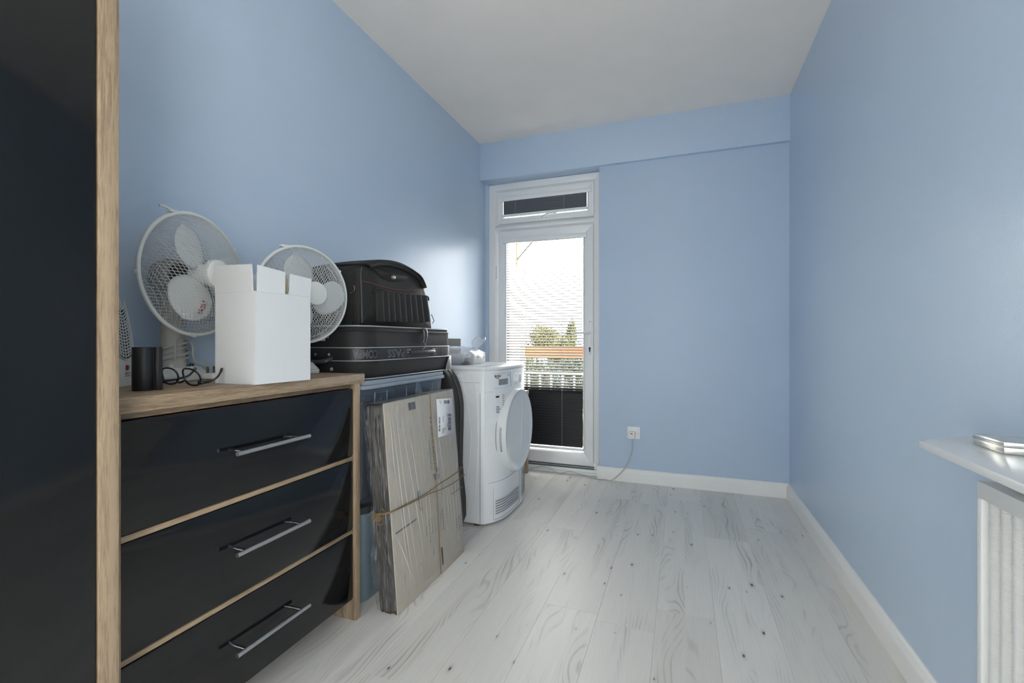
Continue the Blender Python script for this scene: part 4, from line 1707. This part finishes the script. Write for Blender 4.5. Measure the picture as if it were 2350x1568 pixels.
endp = lambda px, py: on_y(px, py, PY0 - .014)
m = twine([pkp(front_uv(982, 900)[0] - .002, HGT + .004, -.05), pkp(front_uv(982, 900)[0], HGT + .004, .004), fp(986, 940), fp(990, 1000), fp(997, 1070), fp(1000, 1120), fp(1003, 1180), fp(1007, 1260), fp(1010, 1318)])
m.build('twine', 'twine', pk)
m = twine([endp(860, 1180), endp(885, 1178), fp(905, 1170, .006), fp(935, 1155), fp(960, 1142), fp(985, 1127), fp(1010, 1109), fp(1035, 1093), fp(1060, 1073), pkp(PY1 + .004, front_uv(1060, 1073)[1] + .004, -.03)])
m.build('twine', 'twine', pk)
m = twine([endp(862, 1182), endp(886, 1180), fp(905, 1172, .007), fp(935, 1158), fp(960, 1146), fp(985, 1133), fp(1015, 1122), fp(1040, 1108), fp(1064, 1090), pkp(PY1 + .004, front_uv(1064, 1090)[1], -.03)])
m.build('twine', 'twine', pk)
m = MB()
kn = endp(872, 1181)
for k in range(7):
    a = random.uniform(0, 6)
    m.tube(smooth_path([kn + Vector((random.uniform(-.01, .01), -.002, random.uniform(-.006, .006))), kn + Vector((-.022 + .004 * k, -.008, -.004 - .002 * k)),
                        kn + Vector((-.030 + .006 * k, -.008, -.020 - .003 * (k % 3))), kn + Vector((-.012 + .004 * k, -.004, -.008))], 5), .0014, 5)
m.tube(smooth_path([kn, kn + Vector((.014, -.008, .026)), kn + Vector((.024, -.008, .018)), kn + Vector((.018, -.006, -.004)), kn + Vector((.016, -.008, -.028)), kn + Vector((.004, -.008, -.034)), kn + Vector((-.002, -.006, -.022))], 6), .0013, 5)
m.tube(smooth_path([kn + Vector((-.012, -.004, -.01)), kn + Vector((-.010, -.008, -.045)), kn + Vector((-.004, -.008, -.085)), kn + Vector((-.001, -.006, -.11))], 6), .0013, 5)
m.tube(smooth_path([kn, kn + Vector((-.03, .002, .0)), kn + Vector((-.058, .004, -.016))], 5), .0015, 5)
m.build('twine_bow', 'twine', pk)


# print on the board
def ink_quad(mb, pxs, d=.0007):
    ps = [front_uv(a, b) for a, b in pxs]
    mb.raw([pkp(y, h, d) for y, h in ps], [tuple(range(len(ps)))])


def ink_text(mb, txt, start, end, px_h, d=.0007, flip=1):
    """lettering running down the board from start to end pixel"""
    (ya, ha), (yb, hb) = front_uv(*start), front_uv(*end)
    a, b = pkp(ya, ha, d), pkp(yb, hb, d)
    right = (b - a)
    up = NF.cross(right).normalized() * 1.0
    letter(mb, txt, a, right, up, right.length, px_h, 0.0)


m = MB()
ink_text(m, 'W.E.ROBERTS', (985, 954), (997, 1080), .016)
ink_text(m, 'www.wer.co.uk', (984, 1012), (990, 1082), .0075)
ink_text(m, 'Sandy', (977, 1210), (979, 1234), .0065)
ink_text(m, 'MADE IN', (962, 1146), (968, 1174), .007)
ink_text(m, 'BRITAIN', (959, 1146), (964, 1174), .008)
ink_quad(m, [(936, 926), (952, 922), (954, 939), (938, 943)][::-1], .0007)
m.build('print', 'print_grey', pk)
m = MB()
ink_quad(m, [(957, 1129), (963, 1125), (964.5, 1140), (958.5, 1143)][::-1])
ink_quad(m, [(1003, 1067), (1000, 1086), (1008, 1080)])
ink_quad(m, [(993, 1090), (1000, 1087), (1001, 1102), (998, 1103)][::-1])
ink_quad(m, [(1003, 1088), (1007, 1084), (1009, 1099), (1006, 1101)][::-1])
ink_quad(m, [(907, 1224), (955, 1190.5), (956, 1193.5), (908, 1228)][::-1])
ink_quad(m, [(1035, 1134), (1062, 1115.5), (1062.5, 1118), (1035.5, 1136.5)][::-1])
m.build('print_mark', 'print_slate', pk)
m = MB()
for (x_, y_, ln, w_) in ((983, 1193, 56, .9), (990, 1190, 38, .8), (996, 1184, 40, .7), (1009, 1176, 46, .8), (1014, 1170, 48, 1.3), (1021, 1166, 44, .7), (1046, 1190, 26, .9), (1051, 1185, 32, 1.2), (1055, 1182, 30, 1.6), (1060, 1172, 40, 1.0)):
    seg_ = 6 if ln > 30 else 4
    for s in range(seg_):
        a, b = s / seg_, (s + .72) / seg_
        dx = ln * .085
        ink_quad(m, [(x_ + dx * a, y_ + ln * a), (x_ + w_ + dx * a, y_ - .6 + ln * a), (x_ + w_ + dx * b, y_ - .6 + ln * b), (x_ + dx * b, y_ + ln * b)][::-1])
m.build('fine_print', 'print_grey', pk)['kind'] = 'stuff'
# hand slot
m = MB()
(ya, ha), (yb, hb) = front_uv(1013.5, 1256), front_uv(1016.5, 1298)
for k in range(1):
    pts = rrect(min(ya, yb) - .006, hb, max(ya, yb) + .006, ha, .008, 4)
    m.raw([pkp(y, h, .0008) for y, h in pts], [tuple(range(len(pts)))])
m.build('hand_slot', 'contents_dark', pk)
# address label
ad = MB()
ps = [front_uv(a, b) for a, b in [(999, 917), (1035, 914), (1037, 945), (1039.5, 996), (1003, 1005), (1002, 960)]]
ad.raw([pkp(y, h, .0045) for y, h in ps], [tuple(reversed(range(6)))])
al = ad.build('address_label', 'label_white', pk, mods=(('SOLIDIFY', {'thickness': 0.0006}),))
ink = MB()


def lab_bars(px0, py0, px1, py1, n, horizontal, seed):
    rnd_ = random.Random(seed)
    for k in range(n):
        a = k / n
        b = a + rnd_.uniform(.35, .8) / n
        if horizontal:
            q = [(px0, py0 + (py1 - py0) * a), (px1, py0 + (py1 - py0) * a - .6), (px1, py0 + (py1 - py0) * b - .6), (px0, py0 + (py1 - py0) * b)]
        else:
            q = [(px0 + (px1 - px0) * a, py0), (px0 + (px1 - px0) * b, py0), (px0 + (px1 - px0) * b, py1), (px0 + (px1 - px0) * a, py1)]
        ink_quad(ink, q[::-1], .0055)


lab_bars(1016, 919, 1030, 927, 9, False, 1)
lab_bars(1026, 951, 1033, 989, 18, True, 2)
lab_bars(1004, 958, 1008, 992, 12, True, 3)
for k in range(5):
    ink_quad(ink, [(1005 + 1.2 * k, 921 + 2 * k), (1010, 921 + 2 * k), (1010, 921.7 + 2 * k), (1005 + 1.2 * k, 921.7 + 2 * k)][::-1], .0055)
for k, (x_, y_, l_) in enumerate([(1014, 955, 14), (1016, 983, 10), (1019, 982, 6), (1023, 950, 6), (1013, 984, 12), (1024, 972, 8)]):
    ink_quad(ink, [(x_, y_), (x_ + .9, y_), (x_ + .9, y_ + l_), (x_, y_ + l_)][::-1], .0055)
ink.build('label_print', 'label_ink', al)['kind'] = 'stuff'

# ================================================================== tumble dryer
TY0, TY1, TXB, TXF, TH = 2.257, 2.853, -1.49, -1.0, .858
dr = thing('tumble_dryer', (-1.24, 2.555, 0), 'white tumble dryer with large round door beside the balcony door', 'tumble dryer')


def bow(y):
    q = abs((y - (TY0 + TY1) / 2) / ((TY1 - TY0) / 2))
    return TXF + .080 * (1 - min(1, q) ** 4)


def outline(inset=0.0, r=.012):
    pts = [(TXB, TY0 + inset), (TXF - .02, TY0 + inset)]
    for k in range(25):
        y = TY0 + inset + .004 + (TY1 - TY0 - 2 * inset - .008) * k / 24
        pts.append((bow(y) - inset, y))
    pts += [(TXF - .02, TY1 - inset), (TXB, TY1 - inset)]
    return pts


m = MB().prism(outline(), 'z', .016, .838)
m.build('cabinet', 'enamel', dr, bevel=.003, angle=30)
m = MB().prism(outline(.004), 'z', .838, .842)
m.prism(outline(-.002), 'z', .842, TH)
m.build('worktop', 'enamel', dr, bevel=.004, angle=30)
m = MB().prism(rrect(TXB + .05, TY0 + .05, TXF - .04, TY1 - .05, .03, 5), 'z', TH, TH + .0015)
m.build('worktop_panel', 'enamel', dr)
for y in (TY0 + .03, TY1 - .03):
    for x in (TXB + .05, TXF - .05):
        MB().cyl((x, y, 0), (x, y, .018), .016, 14).build('foot', 'motor_dark', dr)


def on_front(y, z, d=0.0):
    return Vector((bow(y) + d, y, z))


def front_strip(mb, pts, w, d=.0008):
    """thin line following the bowed front, pts in (y, z)"""
    out = []
    for (a, b) in zip(pts[:-1], pts[1:]):
        n = max(2, int(abs(b[0] - a[0]) / .02))
        for k in range(n):
            s = k / n
            out.append(on_front(a[0] + (b[0] - a[0]) * s, a[1] + (b[1] - a[1]) * s, d))
    out.append(on_front(pts[-1][0], pts[-1][1], d))
    mb.tube(out, w, 5, flat=.5)


def front_patch(mb, y0, z0, y1, z1, d, skew=0.0):
    mb.grid(lambda u, v: on_front(y0 + (y1 - y0) * u, z0 + (z1 - z0) * v, d), 8, 3)


# control fascia: raised panel outline, programme knob, display
m = MB()
front_strip(m, [(TY0 + .045, .822), (TY0 + .205, .822), (TY0 + .215, .742), (TY0 + .045, .742)], .0011)
front_strip(m, [(TY0 + .004, .725), (TY0 + .05, .725)], .0009)
front_strip(m, [(TY0 + .02, .233), (TY0 + .30, .233), (TY0 + .58, .233)], .0012)
m.build('panel_seam', 'enamel_line', dr)['kind'] = 'stuff'
m = MB()
front_patch(m, TY0 + .082, .757, TY0 + .170, .790, .0012)
m.build('display', 'dryer_display', dr)
ky = TY0 + .285
m = MB().lathe([(.032, .0), (.032, .008), (.027, .010), (.027, .030), (.023, .034), (0, .035)], on_front(ky, .783, -.002), (1, 0, 0), 28)
kb = m.build('programme_knob', 'dryer_plastic', dr, angle=40)
m = MB()
for k in range(12):
    a = 2 * PI * k / 12
    y, z = ky + .042 * math.cos(a), .783 + .039 * math.sin(a)
    front_patch(m, y - .005, z - .001, y + .005, z + .001, .0012)
m.build('dial_marks', 'dryer_grey', dr)['kind'] = 'stuff'
m = MB()


def front_text(mb, txt, y0, z0, w, h, d=.0012):
    vs, fs = text_mesh(txt, 1.0, 0.03)
    xa, xb = min(v.x for v in vs), max(v.x for v in vs)
    ya, yb = min(v.y for v in vs), max(v.y for v in vs)
    mb.raw([on_front(y0 + w * (v.x - xa) / (xb - xa), z0 + h * (v.y - ya) / (yb - ya), d) for v in vs], fs)


front_text(m, 'BUSH', TY0 + .055, .800, .042, .014)
front_patch(m, TY0 + .066, .794, TY0 + .084, .797, .0012)
front_patch(m, TY0 + .165, .806, TY0 + .190, .809, .0012)
front_patch(m, TY0 + .062, .690, TY0 + .085, .700, .0012)
for k in range(5):
    front_patch(m, TY0 + .065, .640 - .008 * k, TY0 + .082 + .006 * (k % 3), .643 - .008 * k, .0012)
m.build('lettering', 'ink_black', dr)['kind'] = 'stuff'
m = MB()
for k in range(9):
    front_patch(m, TY0 + .110, .700 - .011 * k, TY0 + .128 + .005 * (k % 2), .704 - .011 * k, .0012)
m.build('energy_print', 'carton_brown', dr)['kind'] = 'stuff'
# lower flap with louvres, vertical louvres on the right
m = MB()
front_strip(m, [(TY0 + .048, .20), (TY0 + .048, .030), (TY0 + .36, .030), (TY0 + .36, .225)], .0011)
m.build('panel_seam', 'enamel_line', dr)
for k in range(6):
    z = .060 + .0135 * k
    m = MB().grid(lambda u, v: on_front(TY0 + .060 + .28 * u, z - .003 + .006 * v, .0012 + .003 * v), 12, 1)
    m.build('louvre', 'enamel_line', dr, mods=(('SOLIDIFY', {'thickness': 0.0015}),))
for k in range(14):
    z = .055 + .0125 * k
    m = MB().grid(lambda u, v: on_front(TY0 + .40 + .14 * u, z - .003 + .006 * v, .0012 + .003 * v), 8, 1)
    m.build('louvre', 'dryer_grey', dr, mods=(('SOLIDIFY', {'thickness': 0.0015}),))
# round door: bulging rim, smooth convex centre with a scoop at the bottom, grip at the left
DC = Vector((-.945, 2.560, .480))
RD = .240
m = MB().lathe([(RD + .004, -.030), (RD + .004, .006), (RD - .001, .046), (RD - .005, .0505), (RD - .011, .0505), (RD - .020, .046), (RD - .050, .041)], DC, (1, 0, 0), 64)
dd = m.build('door', 'dryer_plastic', dr, angle=26)


def door_face(u, v):
    a = 2 * PI * u
    r = (RD - .049) * v + .0001
    y, z = r * math.cos(a), r * math.sin(a)
    x = .041 - .016 * (1 - v ** 2)
    k = math.exp(-((z + .17) / .05) ** 2) * math.exp(-((y - .02) / .13) ** 2)
    fold = .011 * math.tanh((y - .035 - .12 * z) / .010) - .008 * math.tanh((y - .085 - .05 * z) / .012)
    return DC + Vector((x - .012 * k + fold * (1 - v ** 4), y, z))


m = MB().grid(door_face, 96, 36, close_u=True)
m.build('door_panel', 'dryer_plastic', dd, angle=80)
m = MB()
for rr in (RD + .006,):
    m.tube([DC + Vector((-.004, rr * math.cos(a), rr * math.sin(a))) for a in [2 * PI * k / 64 for k in range(64)]], .002, 5, closed=True)
m.build('door_seam', 'enamel_line', dd)
m = MB()


def grip(u, v):
    a = math.radians(168 + 32 * u)
    r = RD - .004 + .010 * v
    return DC + Vector((.018 + .020 * (1 - v), r * math.cos(a), r * math.sin(a)))


m.grid(grip, 14, 3)
m.build('door_grip', 'dryer_grey', dd, mods=(('SOLIDIFY', {'thickness': 0.004}),))
# pressed reliefs on the side panel


def side_line(pts, w=.0022):
    m = MB().tube(smooth_path([Vector((x, TY0 - .0004, z)) for x, z in pts], 6), w, 6, flat=.6)
    m.build('pressed_rib', 'enamel', dr)


side_line([(-1.150, .805), (-1.145, .822), (-1.130, .82), (-1.115, .74), (-1.085, .62), (-1.072, .48), (-1.080, .34), (-1.10, .22), (-1.118, .13)])
side_line([(-1.072, .820), (-1.060, .815), (-1.045, .74), (-1.035, .62), (-1.030, .48), (-1.036, .30), (-1.048, .15), (-1.075, .055), (-1.09, .045)])
side_line([(-1.125, .80), (-1.108, .74), (-1.092, .690), (-1.075, .672), (-1.064, .69), (-1.070, .76), (-1.085, .805)], .0018)
side_line([(-1.11, .14), (-1.10, .195), (-1.085, .20), (-1.075, .18), (-1.085, .10), (-1.105, .06)], .0018)
m = MB().tube([(TXF - .016, TY0 - .0006, .02), (TXF - .016, TY0 - .0006, .72)], .0014, 5)
m.tube([(TXB + .01, TY0 - .0006, .775), (TXF - .018, TY0 - .0006, .775)], .0009, 5)
m.build('side_seam', 'enamel_line', dr)

# ================================================================== on the dryer: clear bag of papers and slate panel
bgx0, bgx1, bgy0, bgy1 = -1.47, -1.16, 2.40, 2.72
cbg = thing('plastic_bag', (-1.31, 2.56, TH + .0015), 'crumpled clear plastic bag of papers on top of the dryer', 'bag')


def bagfn(u, v):
    a = 2 * PI * u
    ca, sa = math.cos(a), math.sin(a)
    rx, ry = .150, .150
    e = .42
    x = math.copysign(abs(ca) ** e, ca) * rx
    y = math.copysign(abs(sa) ** e, sa) * ry
    th = [(.96, 0), (1.0, .012), (1.0, .055), (.97, .066), (.80, .086), (.55, .098), (.25, .106), (.01, .108)][round(v * 7)]
    k = th[0]
    p = Vector((-1.312 + x * k, 2.56 + y * k, TH + .002 + th[1]))
    nz2 = noise.noise(p * 42) * .010 + noise.noise(p * 90) * .005
    if 0 < v:
        d = Vector((x, y, .05)).normalized()
        p += d * nz2 * (1.0 if v < .9 else .6)
    p.z = max(p.z, TH + .002)
    return p


m = MB().grid(bagfn, 64, 7, close_u=True)
m.f.append(tuple(reversed(range(64))))
m.build('bag_body', 'bag_film', cbg, angle=40)
for k, (za, zb, mt, s) in enumerate(((.004, .022, 'contents_grey', 0), (.022, .040, 'bag_clear_dark', .006), (.040, .056, 'contents_paper', -.004))):
    m = MB().box((bgx0 + .02 + s, bgy0 + .02, TH + .002 + za), (bgx1 - .012 - s, bgy1 - .03 + s, TH + .002 + zb))
    m.build('paper_bundle', mt, cbg, bevel=.002)
m = MB()


def knot(u, v):
    a = 2 * PI * u
    r = [.010, .020, .034, .045, .036][round(v * 4)]
    z = [.09, .105, .122, .145, .160][round(v * 4)]
    p = Vector((-1.235 + .022 * v, 2.66 + .03 * v, TH + z))
    q = p + Vector((r * math.cos(a), r * 1.1 * math.sin(a), .010 * math.sin(3 * a) + .006 * noise.noise(p * 60 + Vector((u * 9, 0, 0)))))
    return q


m.grid(knot, 18, 4, close_u=True)
m.build('bag_neck', 'bag_film', cbg, angle=40)
m = MB()
for k in range(26):
    c = Vector((-1.170 + random.uniform(-.012, .006), 2.50 + random.uniform(-.07, .20), TH + .02 + random.uniform(0, .055)))
    a = [c + Vector((random.uniform(-.004, .010), random.uniform(-.022, .022), random.uniform(-.014, .014))) for _ in range(4)]
    m.raw(a, [(0, 1, 2), (0, 2, 3)])
m.build('crumpled_paper', 'contents_paper', cbg)['kind'] = 'stuff'
sp = MB().box((-1.492, 2.60, TH + .002), (-1.470, 2.932, 1.016)).build('slate_board', 'slate_panel', None, bevel=.002)
tag(sp, 'dark grey board leaning on the blue wall on top of the dryer', 'board')
MB().box((-1.4915, 2.9325, TH + .002), (-1.4705, 2.940, 1.016)).build('light_edge', 'contents_paper', sp)
for o in [c for c in sp.children]:
    o.parent = sp

# ================================================================== small oak table behind the dryer
stb = thing('side_table', (-1.28, 3.13, 0), 'small oak side table squeezed between dryer and balcony door', 'table')
MB().box((-1.46, 2.905, .600), (-1.095, 3.335, .625)).build('table_top', 'oak_y', stb, bevel=.001)
for x in (-1.455, -1.125):
    for y in (2.910, 3.300):
        MB().box((x, y, 0), (x + .028, y + .030, .600)).build('leg', 'oak_z', stb, bevel=.001)
MB().box((-1.455, 2.915, .17), (-1.10, 3.325, .188)).build('shelf', 'oak_y', stb, bevel=.001)

# ================================================================== socket, plug and cable
sk = thing('wall_socket', (-.321, YB, .35), 'white switched wall socket on the blue wall above the baseboard', 'socket')
a_, b_ = on_y(1440.5, 979, YB - .008), on_y(1469.5, 1008, YB - .008)
sx0, sx1, sz0, sz1 = -.366, -.279, .308, .393
m = MB().prism(rrect(sx0, sz0, sx1, sz1, .003, 3), 'y', YB - .009, YB - .0005)
m.build('face_plate', 'socket_white', sk, bevel=.0015)
m = MB().box((-.305, YB - .014, .355), (-.295, YB - .008, .380))
m.build('rocker_switch', 'socket_white', sk, bevel=.001)
for x in (-.355, -.291):
    MB().cyl((x, YB - .0085, .349), (x, YB - .0105, .349), .0027, 10).build('screw', 'screw', sk)
pg = thing('power_cable', (-.333, YB - .03, .335), 'white plug in the socket with cable trailing along the floor', 'cable')
m = MB().prism(rrect(-.352, .312, -.312, .362, (.013, .013, .006, .006), 5), 'y', YB - .042, YB - .0095)
po = m.build('plug_body', 'socket_white', pg, bevel=.004)
m = MB().prism([(-.3335 + .0085 * math.cos(a), .350 + .005 * math.sin(a)) for a in [2 * PI * k / 18 for k in range(18)]], 'y', YB - .0432, YB - .0418)
m.build('plug_badge', 'plug_logo', po)
cab = [Vector((-.332, YB - .028, .312))]
for px_, py_ in ((1450, 1020), (1449, 1036), (1443, 1055), (1433, 1075), (1420, 1090)):
    cab.append(on_y(px_, py_, YB - .030 - .012 * (py_ - 1006) / 84))
for px_, py_ in ((1405, 1099), (1388, 1101), (1368, 1098)):
    p = on_z(px_, py_, .004)
    p.y = min(p.y, 3.335)
    cab.append(p)
for px_, py_ in ((1340, 1091), (1312, 1083.5), (1296, 1084), (1287, 1087), (1274, 1083), (1258, 1074), (1243, 1071), (1225, 1074), (1205, 1078)):
    p = on_y(px_, py_, 3.375)
    p.z = max(p.z, .004)
    cab.append(p)
cab.append(Vector((-1.40, 3.36, .004)))
m = MB().tube(smooth_path(cab, 6), .0034, 8)
m.build('cable', 'cable_white', pg)

# ================================================================== radiator, shelf above it and the tin on the shelf
RXF, RY1, RY0, RZT, RZB = .535, 1.150, -.25, .730, .14
ra = thing('radiator', (.58, .45, RZB), 'white panel radiator with ribbed front under the wall shelf', 'radiator')
m = MB().box((RXF, RY0, RZT - .032), (RXF + .060, RY1, RZT))
m.build('top_rail', 'radiator_white', ra, bevel=.002)
m = MB().box((RXF, RY1 - .014, RZB), (RXF + .060, RY1, RZT - .032))
m.build('end_stile', 'radiator_white', ra, bevel=.002)
m = MB().box((RXF, RY0, RZB), (RXF + .060, RY0 + .014, RZT - .032))
m.build('end_stile', 'radiator_white', ra, bevel=.002)
m = MB().box((RXF, RY0 + .014, RZB), (RXF + .060, RY1 - .014, RZB + .030))
m.build('bottom_rail', 'radiator_white', ra, bevel=.002)
m = MB().box((RXF + .046, RY0 + .014, RZB + .030), (RXF + .058, RY1 - .014, RZT - .032))
m.build('back_panel', 'radiator_white', ra)
pitch = .0325
fl0 = None
ny = int((RY1 - .014 - RY0 - .014) / pitch)
for k in range(ny):
    yc = RY1 - .016 - pitch * (k + .5)
    if fl0 is None:
        m = MB()
        nrib = 165
        zz0, zz1 = RZB + .031, RZT - .033
        prof = []
        for j in range(nrib * 2 + 1):
            z = zz0 + (zz1 - zz0) * j / (nrib * 2)
            prof.append((.0105 if j % 2 else .0125, z))
        vs, fs = [], []
        na = 7
        for r_, z in prof:
            for i in range(na):
                a = PI * .5 + PI * i / (na - 1)
                vs.append((RXF + .0175 + r_ * 1.15 * math.cos(a), yc + r_ * 1.05 * math.sin(a), z))
        for j in range(len(prof) - 1):
            for i in range(na - 1):
                fs.append((j * na + i, j * na + i + 1, (j + 1) * na + i + 1, (j + 1) * na + i))
        m.raw(vs, fs)
        fl0 = m.build('flute', 'radiator_white', ra, angle=20)
    else:
        o = copy_part(fl0, ra)
        o.location = (0, -pitch * k, 0)
m = MB()
m.cyl((RXF + .035, RY1, .215), (RXF + .035, RY1 + .028, .215), .012, 14)
m.lathe([(.016, 0), (.018, .01), (.018, .045), (.015, .055), (0, .056)], (RXF + .035, RY1 + .030, .205), (0, 0, 1), 18)
m.cyl((RXF + .035, RY1 + .030, .0), (RXF + .035, RY1 + .030, .205), .0075, 12)
va = m.build('valve', 'radiator_white', ra)
m = MB().lathe([(.017, 0), (.020, .005), (.020, .040), (.016, .052), (0, .053)], (RXF + .035, RY1 + .030, .262), (0, 0, 1), 18)
m.build('valve_cap', 'motor_grey', va)
for yy in (.9, .0):
    MB().box((RXF + .055, yy - .015, .25), (XR - .0005, yy + .015, .65)).build('bracket', 'radiator_white', ra)

SHZ = .792
sh = MB()
fcorner, bcorner = on_z(2109, 1010.5, SHZ), on_x(2262, 995, XR - .001)
poly = [(fcorner.x, fcorner.y), (XR - .0005, bcorner.y), (XR - .0005, -.35), (fcorner.x - .004, -.35)]
sh.prism(poly, 'z', SHZ - .015, SHZ)
so = sh.build('wall_shelf', 'shelf_white', None, bevel=.0015)
tag(so, 'glossy white wall shelf above the radiator', 'shelf')
for yy in (.95, -.1):
    MB().box((XR - .11, yy - .008, SHZ - .055), (XR - .0005, yy + .008, SHZ - .0155)).build('shelf_bracket', 'shelf_white', so)
ta, tb, tc_ = on_z(2234, 1020, SHZ), on_z(2304.5, 1043, SHZ), on_z(2350, 1047.5, SHZ)
ux = (tb - ta)
vx = (tc_ - tb).normalized() * .11
tz = .0225
tn = thing('metal_tin', (ta + ux * .5 + vx * .5 + Vector((0, 0, .0004))).to_tuple(), 'flat silver metal tin lying on the white wall shelf', 'tin')
m = MB().hexa([ta, tb, tb + vx, ta + vx, ta + Vector((0, 0, tz * .55)), tb + Vector((0, 0, tz * .55)), tb + vx + Vector((0, 0, tz * .55)), ta + vx + Vector((0, 0, tz * .55))])
m.v = [p + Vector((0, 0, .0004)) for p in m.v]
m.build('tin_base', 'tin_metal', tn, bevel=.001)
e1, e2 = ux.normalized() * .0012, vx.normalized() * .0012
zl = Vector((0, 0, tz * .56 + .0004))
zt = Vector((0, 0, tz))
m = MB().hexa([ta - e1 - e2 + zl, tb + e1 - e2 + zl, tb + vx + e1 + e2 + zl, ta + vx - e1 + e2 + zl, ta - e1 - e2 + zt, tb + e1 - e2 + zt, tb + vx + e1 + e2 + zt, ta + vx - e1 + e2 + zt])
m.build('tin_lid', 'tin_metal', tn, bevel=.0015)

# ================================================================== outside: balcony, railing, trees
bal = struct(MB().box((-1.75, YO, -.35), (1.2, 4.60, -.16)).build('balcony_floor', 'concrete'))
bw = MB().box((-1.80, YO, -.35), (-1.545, 4.50, 3.2)).build('wall_balcony', 'render_white')
struct(bw)
br = thing('wall_bracket', (-1.54, 4.30, 1.95), 'rusty iron bracket with diagonal strut on the white balcony wall', 'bracket')
MB().box((-1.5445, 4.292, 1.74), (-1.535, 4.310, 2.06)).build('back_plate', 'rust', br)
m = MB().cyl((-1.540, 4.30, 1.80), (-1.38, 4.34, 1.99), .007, 8)
m.build('strut', 'black_iron', br)
m = MB().cyl((-1.540, 4.30, 2.02), (-1.33, 4.35, 2.02), .006, 8)
m.build('arm', 'black_iron', br)

RY = 4.45
rl = thing('balcony_railing', (-.4, RY, -.16), 'white metal balcony railing with thin balusters and orange timber top board', 'railing')
m = MB().box((-1.545, RY - .012, .830), (1.1, RY + .012, .946))
m.build('timber_board', 'timber_orange', rl, bevel=.003)
m = MB().box((-1.545, RY - .012, .664), (1.1, RY + .012, .690))
m.build('top_rail', 'rail_white', rl, bevel=.003)
m = MB().box((-1.545, RY - .012, -.06), (1.1, RY + .012, -.03))
m.build('bottom_rail', 'rail_white', rl, bevel=.003)
b0 = None
for k in range(22):
    x = -1.46 + .1165 * k
    if b0 is None:
        b0 = MB().box((x - .0085, RY - .008, -.031), (x + .0085, RY + .008, .665)).build('baluster', 'rail_white', rl)
    else:
        o = copy_part(b0, rl)
        o.location = (.1165 * k, 0, 0)
for x in (-1.52, -.2, 1.08):
    MB().box((x - .02, RY - .02, -.16), (x + .02, RY + .011, .946)).build('post', 'rail_white', rl)

GZ = -3.2
struct(MB().box((-40, 4.65, GZ - .2), (40, 60, GZ)).build('ground', 'lawn'))
struct(MB().box((-12, -14, -.35), (12, YR - .14, -.16)).build('bounce_terrace', 'concrete'))  # unseen pale paving, added to bounce daylight up to the ceiling
struct(MB().box((XR + .14, YR - .14, -.35), (12, 3.2, -.16)).build('bounce_terrace', 'concrete'))  # same added bounce paving, outside the side window


def tree(name, x, y, zc, rx, rz, mat, n, leaf, label, blobs, seed, group='trees beyond the balcony'):
    rnd = random.Random(seed)
    root = thing(name, (x, y, GZ), label, 'tree', group)
    m = MB()
    cs = [(Vector((x, y, zc)), rx, rz)]
    for k in range(blobs):
        a = rnd.uniform(0, 2 * PI)
        cs.append((Vector((x + rx * .65 * math.cos(a), y + rx * .5 * math.sin(a), zc + rz * rnd.uniform(-.6, .75))), rx * rnd.uniform(.35, .6), rz * rnd.uniform(.3, .5)))
    vs, fs = [], []
    for i in range(n):
        c, a_, b_ = cs[rnd.randrange(len(cs))]
        d = Vector((rnd.gauss(0, 1), rnd.gauss(0, 1), rnd.gauss(0, 1))).normalized()
        k = rnd.uniform(.55, 1.03)
        p = c + Vector((d.x * a_ * k, d.y * a_ * k, d.z * b_ * k))
        u = Vector((rnd.gauss(0, 1), rnd.gauss(0, 1), rnd.gauss(0, 1))).normalized()
        w = u.orthogonal().normalized()
        s = leaf * rnd.uniform(.6, 1.3)
        o = len(vs)
        vs += [p - u * s, p + w * s * .5, p + u * s, p - w * s * .5]
        fs.append((o, o + 1, o + 2, o + 3))
    m.raw(vs, fs)
    m.build('crown', mat, root, angle=5)['kind'] = 'stuff'
    m = MB().tube([(x, y, GZ), (x + .05, y, (GZ + zc) / 2), (x, y, zc + rz * .4)], [.14, .10, .04], 8)
    m.build('trunk', 'bark', root)
    return root


def at(px, py, y):
    return on_y(px, py, y)


def grow(kind, px, ytop, dist, rx, rz, mat, n, leaf, label, blobs, seed):
    """crown top stands at the photo row ytop at that distance"""
    p = on_y(px, ytop, dist)
    tree(kind, p.x, dist, p.z - rz, rx, rz, mat, n, leaf, label, blobs, seed)


grow('broadleaf_tree', 1232, 742, 24.0, 1.35, 2.3, 'leaf_olive', 26000, .045, 'rounded olive green tree just beyond the white balcony wall', 5, 1)
grow('broadleaf_tree', 1292, 733, 19.0, .62, 2.3, 'leaf_olive', 15000, .038, 'pointed yellow green tree beyond the balcony railing', 4, 2)
grow('broadleaf_tree', 1345, 766, 36.0, 2.6, 3.0, 'leaf_blue', 12000, .10, 'hazy blue green tree far beyond the balcony', 4, 3)
grow('broadleaf_tree', 1228, 808, 14.6, 1.5, 1.5, 'leaf_dark', 26000, .034, 'dark green hedge-like tree below the balcony rail', 6, 4)
grow('broadleaf_tree', 1330, 812, 11.2, .95, 1.5, 'leaf_dark', 18000, .028, 'dark bushy tree low beyond the railing', 5, 5)
grow('conifer', 1278, 850, 8.6, .26, .8, 'leaf_blue', 6000, .02, 'small blue grey conifer seen between the balusters', 2, 6)
